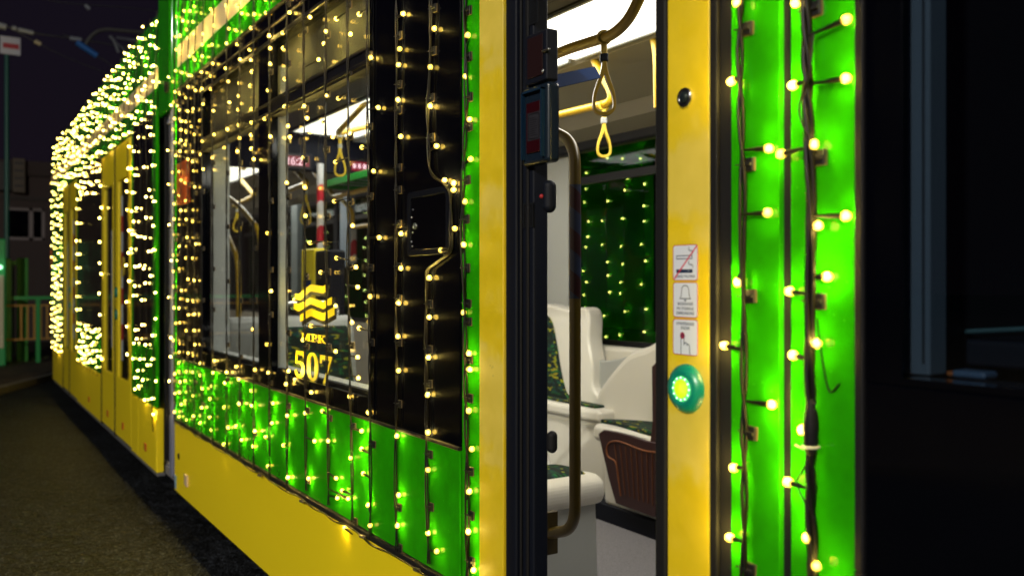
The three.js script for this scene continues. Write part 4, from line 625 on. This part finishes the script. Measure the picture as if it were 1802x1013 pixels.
rest.forEach(([px, where], i) => { const x = at(px, 0).x, yTop = Math.min(3.7, at(px, -60).y), y0 = i < 2 ? 0.77 : 0.775;
  lightString('light_string', 'light string hanging ' + where, { x, y0, y1: yTop, gap: i < 6 ? 0.1 : 0.1, spread: i < 6 ? 0.05 : 0.04, clipGap: 0.31, skip: (y) => (y < 2.35 && y > 1.32 && i < 7 && rnd() < (i < 3 ? 0.75 : 0.97)) }); });
{ // loose strand along the foot of the curtain
  const t = thing('cable', 'black cable running along the trim between green panel and yellow skirt', 'cable', [-2.7, SKIRT_HI, 0.02]);
  const pts = []; for (let x = -6.15; x < -2.3; x += 0.12) pts.push(V(x + 2.7, 0.006 - 0.012 * Math.abs(Math.sin(x * 6)) + 0.004 * Math.sin(x * 31), 0.006 + 0.004 * Math.sin(x * 17)));
  mesh('wire', tube(pts, 0.0032, 160, 6), M.cable, t);
  for (const [px, py] of [[745, 1000], [648, 942], [540, 880], [465, 835]]) { const p = at(px, py); const g = new THREE.CapsuleGeometry(0.007, 0.03, 4, 10).rotateZ(Math.PI / 2 + 0.1); mesh('connector', g, std(0.09, 0.07, 0.05, 0.3), t).position.set(p.x + 2.7, p.y - SKIRT_HI, 0.004); }
}
// rear module: a curtain of small lights over the roof edge and round windows and doors
{
  const lab = (t) => 'light string ' + t, count = {};
  const xs = []; for (let x = -6.95; x > -14.75; x -= x < -13 ? 0.42 : 0.27) xs.push(x);
  xs.forEach((x) => {
    const pane = x < -6.99 && x > -7.9, tail = x < -13.05, win = x < -9.72 && x > -11.5, strip = x > -7.0;
    const y0 = tail ? 0.72 : pane ? 0.78 : strip ? 0.6 : win ? 2.62 : 2.94;
    const kind = tail ? 'tail' : pane ? 'pane' : strip ? 'strip' : win ? 'window' : x > -9.7 ? 'door' : 'tail door', i = count[kind] = (count[kind] ?? -1) + 1;
    const label = { tail: `falling to the skirt at the tram tail, ${ORD[i]} from the tail door`, pane: `over the dark panel past the bellows, ${ORD[i]} from the bellows`, strip: 'down the bright green strip just past the bellows', window: `above the arched window, ${ORD[i]} from the nearer double door`, door: `above the nearer yellow double door, ${ORD[i]} from the bellows`, 'tail door': `above the double door near the tail, ${ORD[i]} from the arched window` }[kind];
    lightString('light_string', lab(label), { x, y0, y1: 3.71 + 0.07 * rnd(), gap: tail ? 0.115 : pane ? 0.11 : strip ? 0.15 : 0.105, spread: 0.1, far: true, strands: 1, strand: 0.004, step: 0.2, z: 0.01, lampEvery: 4, group: 'fairy light strings on the rear car', skip: (y) => pane && y < 2.9 && y > 1.3 && rnd() < 0.35, r: 0.0065 });
  });
  // vertical runs beside the door and window edges
  for (const [px, l] of [[227, 'beside the double door, on its bellows side'], [179, 'between the double door and the arched window'], [137, 'on the far edge of the arched window']]) lightString('light_string', lab('running straight down ' + l), { x: at(px, 0).x, y0: px === 179 ? 0.8 : 0.9, y1: 2.9, gap: 0.17, spread: 0.07, far: true, strands: 1, strand: 0.004, step: 0.2, r: 0.0075 });
  for (let k = 0; k < 7; k++) lightString('light_string', lab(`below the arched window on green, ${ORD[k]} from the tail side`), { x: at(137, 0).x + 0.15 + k * 0.25, y0: 0.76, y1: 1.26, gap: 0.1, spread: 0.09, far: true, lampEvery: 3, strands: 1, strand: 0.004, step: 0.1, group: 'fairy lights below the arched window' });
  lightString('light_string', lab('on the grey coupling strip of the bellows'), { x: at(302, 0).x, y0: 0.8, y1: 3.2, gap: 0.22, spread: 0.06, strands: 1, step: 0.2, lit: false, glow: M.farBulb });
}
// ---------------------------------------------------------------- the neighbouring tram on the far side
{
  const Z = -3.7, t = thing('tram', 'second green tram with fairy lights standing beyond the far windows', 'tram', [-9, 0, Z]);
  mesh('body', [box(-9, 7, 0.4, 1.3, -0.3, 0, 0.02), box(-9, 7, 2.75, 3.6, -0.3, 0, 0.05)], M.green, t);
  for (let x = -8.45; x < 6.9; x += 1.55) { mesh('green_panel', box(x, x + 1.0, 1.302, 2.748, -0.1, 0, 0.01), M.green, t); mesh('window_pane', box(x + 1.01, x + 1.54, 1.302, 2.748, -0.1, -0.01), M.gloss, t); }
  let n = 0;
  for (let x = -7.0; x < -4.7; x += 0.26) lightString('light_string', `light string on the second tram, ${ORD[n++]} from the tail seen through the doorway window`, { x: x + 0.06 * rnd(), y0: 1.1, y1: 3.0, base: Z, gap: 0.17, spread: 0.06, strands: 1, step: 0.2, power: 0.2, glow: M.midBulb, group: 'fairy lights on the second tram' });
  n = 0;
  for (let x = -16.5; x < -9; x += 0.8) lightString('light_string', `light string on the second tram behind the big window, ${ORD[n++]} from its tail`, { x: x + 0.2 * rnd(), y0: 1.2, y1: 2.75, base: Z, gap: 0.2, spread: 0.05, far: true, strands: 1, step: 0.3, group: 'fairy lights on the second tram', r: 0.006 });
}
// ---------------------------------------------------------------- yard behind the tail of the tram
{
  const XF = -20, pf = (px, py, X0 = XF) => atX(px, py, X0);
  const gm = std(0.03, 0.36, 0.09, 0.45), ym = std(0.5, 0.27, 0.05, 0.6);
  const f = thing('fence', 'low green steel fence with yellowish pickets behind the tail of the tram', 'fence', [XF, 0.1, 0]);
  const yT = pf(40, 524).y - 0.1, yB = pf(40, 598).y - 0.1, yM = pf(40, 536).y - 0.1;
  mesh('top_rail', box(-0.03, 0.03, yT - 0.03, yT + 0.03, -5, 5), gm, f);
  mesh('lower_rail', [box(-0.02, 0.02, yM - 0.03, yM, -5, 5), box(-0.02, 0.02, yB, yB + 0.03, -5, 5)], ym, f);
  for (let i = 0; i < 44; i++) mesh('picket', box(-0.012, 0.012, yB + 0.031, yM - 0.031, -4.9 + i * 0.115, -4.9 + i * 0.115 + 0.035), ym, f);
  for (const px of [66, -30]) { const z = pf(px, 560).z; mesh('post', box(-0.04, 0.04, -0.1, yT - 0.031, z - 0.04, z + 0.04, 0.01), gm, f); }
  { const z0 = pf(7, 500, -20.6).z, z1 = pf(48, 500, -20.6).z, y = pf(30, 460, -20.6).y, g = thing('gate', 'green steel gate with tall posts behind the fence', 'gate', [-20.6, 0.05, (z0 + z1) / 2]), w = Math.abs(z1 - z0) / 2;
    mesh('gate_post', box(-0.08, 0.08, 0, y + 0.02, -w, -w + 0.2, 0.01), std(0.04, 0.28, 0.03, 0.5), g); mesh('gate_post', box(-0.06, 0.06, 0, y, w - 0.12, w, 0.01), gm, g); mesh('gate_rail', box(-0.04, 0.04, y - 0.12, y - 0.04, -w + 0.2, w - 0.12), gm, g);
    for (let i = 0; i < 7; i++) { const z = -w + 0.24 + i * (2 * w - 0.4) / 7; mesh('gate_bar', box(-0.012, 0.012, 0.2, y - 0.121, z, z + 0.025), gm, g); } }
  { const p = pf(10, 470, -19.5), c = thing('signal_cabinet', 'green cabinet with a small glowing signal lamp at the picture edge', 'cabinet', [p.x, 0.1, p.z]), y = p.y - 0.1;
    mesh('cabinet_case', box(-0.4, -0.05, 0, y + 0.55, 0, 0.6, 0.03), std(0.01, 0.3, 0.1, 0.5), c);
    mesh('signal_lamp', new THREE.SphereGeometry(0.04, 16, 10).translate(0.0, y, 0.1), new THREE.MeshPhysicalMaterial({ color: 0xaaffcc, emissive: new THREE.Color(0.45, 1, 0.6), emissiveIntensity: 2.5 }), c);
    mesh('pale_base', box(-0.05, -0.02, 0.35, y - 0.15, 0.04, 0.4, 0.01), std(0.5, 0.5, 0.4, 0.6), c);
    const l = new THREE.PointLight(new THREE.Color(0.4, 1, 0.55), 0.06); l.position.set(0, y, 0.1); l.shadow.radius = 1.8; l.castShadow = true; c.add(l); }
  // dark workshop building
  const XB = -27, b = thing('building', 'dark low workshop building with a pale framed double window', 'building', [XB, 0, 0]), wallM = std(0.085, 0.062, 0.06, 0.9, { bumpMap: M.white.bumpMap, bumpScale: 0.004 });
  const Q = (px, py) => atX(px, py, XB), yTop = Q(40, 283).y, w0 = Q(78, 0).z, w1 = Q(8, 0).z, wy0 = Q(0, 421).y, wy1 = Q(0, 364).y;
  mesh('wall', [box(-6, 0, 0, wy0, -9, 16), box(-6, 0, wy1, yTop - 0.4, -9, 16), box(-6, 0, wy0, wy1, -9, w0), box(-6, 0, wy0, wy1, w1, 16)], wallM, b);
  mesh('parapet', box(-6, 0.12, yTop - 0.4, yTop, -9.1, 16.1, 0.02), std(0.07, 0.05, 0.048, 0.9), b); mesh('string_course', box(0, 0.06, Q(0, 350).y, Q(0, 344).y, -9, 16), std(0.07, 0.06, 0.058, 0.9), b);
  const wf = mesh('window', [box(-0.1, -0.02, wy0, wy0 + 0.07, w0, w1), box(-0.1, -0.02, wy1 - 0.07, wy1, w0, w1), box(-0.1, -0.02, wy0, wy1, w0, w0 + 0.07), box(-0.1, -0.02, wy0, wy1, w1 - 0.07, w1), box(-0.1, -0.02, wy0, wy1, (w0 * 0.65 + w1 * 0.35) - 0.05, (w0 * 0.65 + w1 * 0.35) + 0.05)], std(0.3, 0.25, 0.25, 0.6), b);
  mesh('pane', box(-0.14, -0.1, wy0, wy1, w0, w1), M.gloss, wf);
  { const p = Q(18, 340), s = thing('air_vent', 'pale upright air vent on the dark building', 'vent', [XB + 0.2, p.y, p.z]), h = Q(18, 280).y - p.y; mesh('duct', box(-0.15, 0.15, 0, h, -0.32, -0.02, 0.02), std(0.13, 0.1, 0.07, 0.6), s); mesh('side_duct', box(-0.15, 0.12, 0.05, h - 0.1, 0.0, 0.36, 0.02), std(0.05, 0.045, 0.05, 0.6), s); mesh('louvre', [0, 1, 2, 3].map((i) => box(0.1505, 0.165, 0.15 + i * 0.2, 0.21 + i * 0.2, -0.28, -0.06)), std(0.06, 0.05, 0.05, 0.6), s).userData.kind = 'stuff'; }
  { const p0 = atX(17, 97, -21.5), p1 = atX(17, 66, -21.5), s = thing('road_sign', 'white square sign with red band on a teal pole', 'sign', [-21.5, 0.05, atX(11, 90, -21.5).z]), h = p1.y - 0.05, w = Math.abs(atX(0, 80, -21.5).z - atX(36, 80, -21.5).z), hh = p1.y - p0.y;
    mesh('pole', new THREE.CylinderGeometry(0.045, 0.05, h - 0.05, 12).translate(0, (h - 0.05) / 2, 0), std(0.01, 0.1, 0.09, 0.4), s);
    const off = p0.z - s.position.z; mesh('sign_plate', box(0.05, 0.07, h - hh, h, off - w / 2, off + w / 2, 0.008), std(0.55, 0.56, 0.66, 0.5), s); mesh('red_band', box(0.0702, 0.074, h - hh * 0.66, h - hh * 0.38, off - w / 2 + 0.03, off + w / 2 - 0.05), std(0.4, 0.02, 0.04, 0.5), s); }
  // overhead wires with insulators
  const A = (px, py, X0 = -16) => atX(px, py, X0), wm = std(0.025, 0.028, 0.035, 0.5), pale = std(0.2, 0.22, 0.27, 0.5);
  const wire = (label, pts, r = 0.012) => { const q = pts.map(([a, b, c]) => A(a, b, c)), o = q[0], t = thing('overhead_wire', label, 'wire', [o.x, o.y, o.z]); mesh('wire', tube(q.map((p) => p.clone().sub(o)), r, 40, 6), wm, t); return (name, a, b, rad, mat) => mesh(name, rod(A(...a).sub(o), A(...b).sub(o), rad, 10), mat, t); };
  const i1 = wire('overhead wire with pale insulators passing above the white sign', [[-60, 28], [0, 44], [60, 58], [130, 68], [180, 76], [260, 90]]); i1('insulator', [-6, 43], [10, 48], 0.05, pale); i1('insulator', [20, 48.5], [28, 50.5], 0.035, pale); i1('insulator', [31, 52], [58, 58], 0.035, pale); i1('clamp', [122, 67], [142, 70], 0.035, pale);
  const i2 = wire('slack wire with a short beige insulator running down to the tram', [[0, 40], [40, 62], [70, 78], [110, 98], [190, 130], [280, 165]], 0.008); i2('insulator', [60, 72], [71, 78], 0.035, std(0.3, 0.27, 0.2, 0.5));
  const i3 = wire('overhead wire with a long blue insulator', [[110, 60], [134, 72], [172, 99], [210, 125]], 0.01); i3('insulator', [134, 74], [170, 98], 0.05, std(0.01, 0.1, 0.36, 0.5));
  const i4 = wire('thin high wire with a small clamp near the top of the sky', [[60, -6], [100, 3], [150, 8], [230, 14], [300, 22]], 0.008); i4('clamp', [149, 9], [157, 16], 0.03, pale);
  const arm = thing('bracket_arm', 'bent grey bracket arm of the overhead line', 'bracket', [A(150, 78).x, A(150, 78).y, A(150, 78).z]); const o = arm.position; mesh('tube', tube([[150, 78], [158, 66], [170, 56], [184, 52], [215, 54], [250, 57]].map(([a, b]) => A(a, b).sub(o)), 0.03, 40, 8), std(0.06, 0.06, 0.06, 0.5), arm); mesh('wire', [tube([[192, 63], [200, 72], [208, 92]].map(([a, b]) => A(a, b).sub(o)), 0.03, 12, 6), tube([[204, 66], [225, 69], [250, 73]].map(([a, b]) => A(a, b).sub(o)), 0.02, 12, 6), tube([[200, 72], [212, 82], [224, 95]].map(([a, b]) => A(a, b).sub(o)), 0.014, 12, 6)], std(0.1, 0.11, 0.14, 0.5), arm);
}
// ---------------------------------------------------------------- yard lamp behind the camera that lights the side of the tram
{
  const p = LAMP_AT, t = thing('street_lamp', 'tall yard lamp standing behind the viewer', 'street lamp', [p.x, 0, p.z + 1.0]);
  mesh('pole', new THREE.CylinderGeometry(0.06, 0.1, p.y, 14).translate(0, p.y / 2, 0), M.grey, t);
  mesh('arm', bentRail([V(0, p.y - 0.05, 0), V(0, p.y + 0.15, 0), V(0, p.y + 0.15, -1.0)], 0.04, 0.15), M.grey, t);
  mesh('lamp_head', box(-0.16, 0.16, 0.03, 0.16, -0.4, 0.3, 0.03), M.grey, t).position.set(0, p.y, -1.0);
  mesh('lamp_lens', box(-0.13, 0.13, -0.02, 0.0295, -0.3, 0.2, 0.01), new THREE.MeshPhysicalMaterial({ color: 0xffffff, emissive: new THREE.Color(1, 0.93, 0.79), emissiveIntensity: 20 }), t).position.set(0, p.y, -1.0);
  const l = new THREE.PointLight(new THREE.Color(1, 0.93, 0.79), LAMP_CD); l.position.set(0, p.y - 0.06, -1.0); l.shadow.radius = 12; l.castShadow = true; l.shadow.mapSize.set(2048, 2048); t.add(l);
}
scene.traverse((o) => { if (o.isMesh && o.castShadow !== false) o.castShadow = o.receiveShadow = true; });
renderer.render(scene, camera);
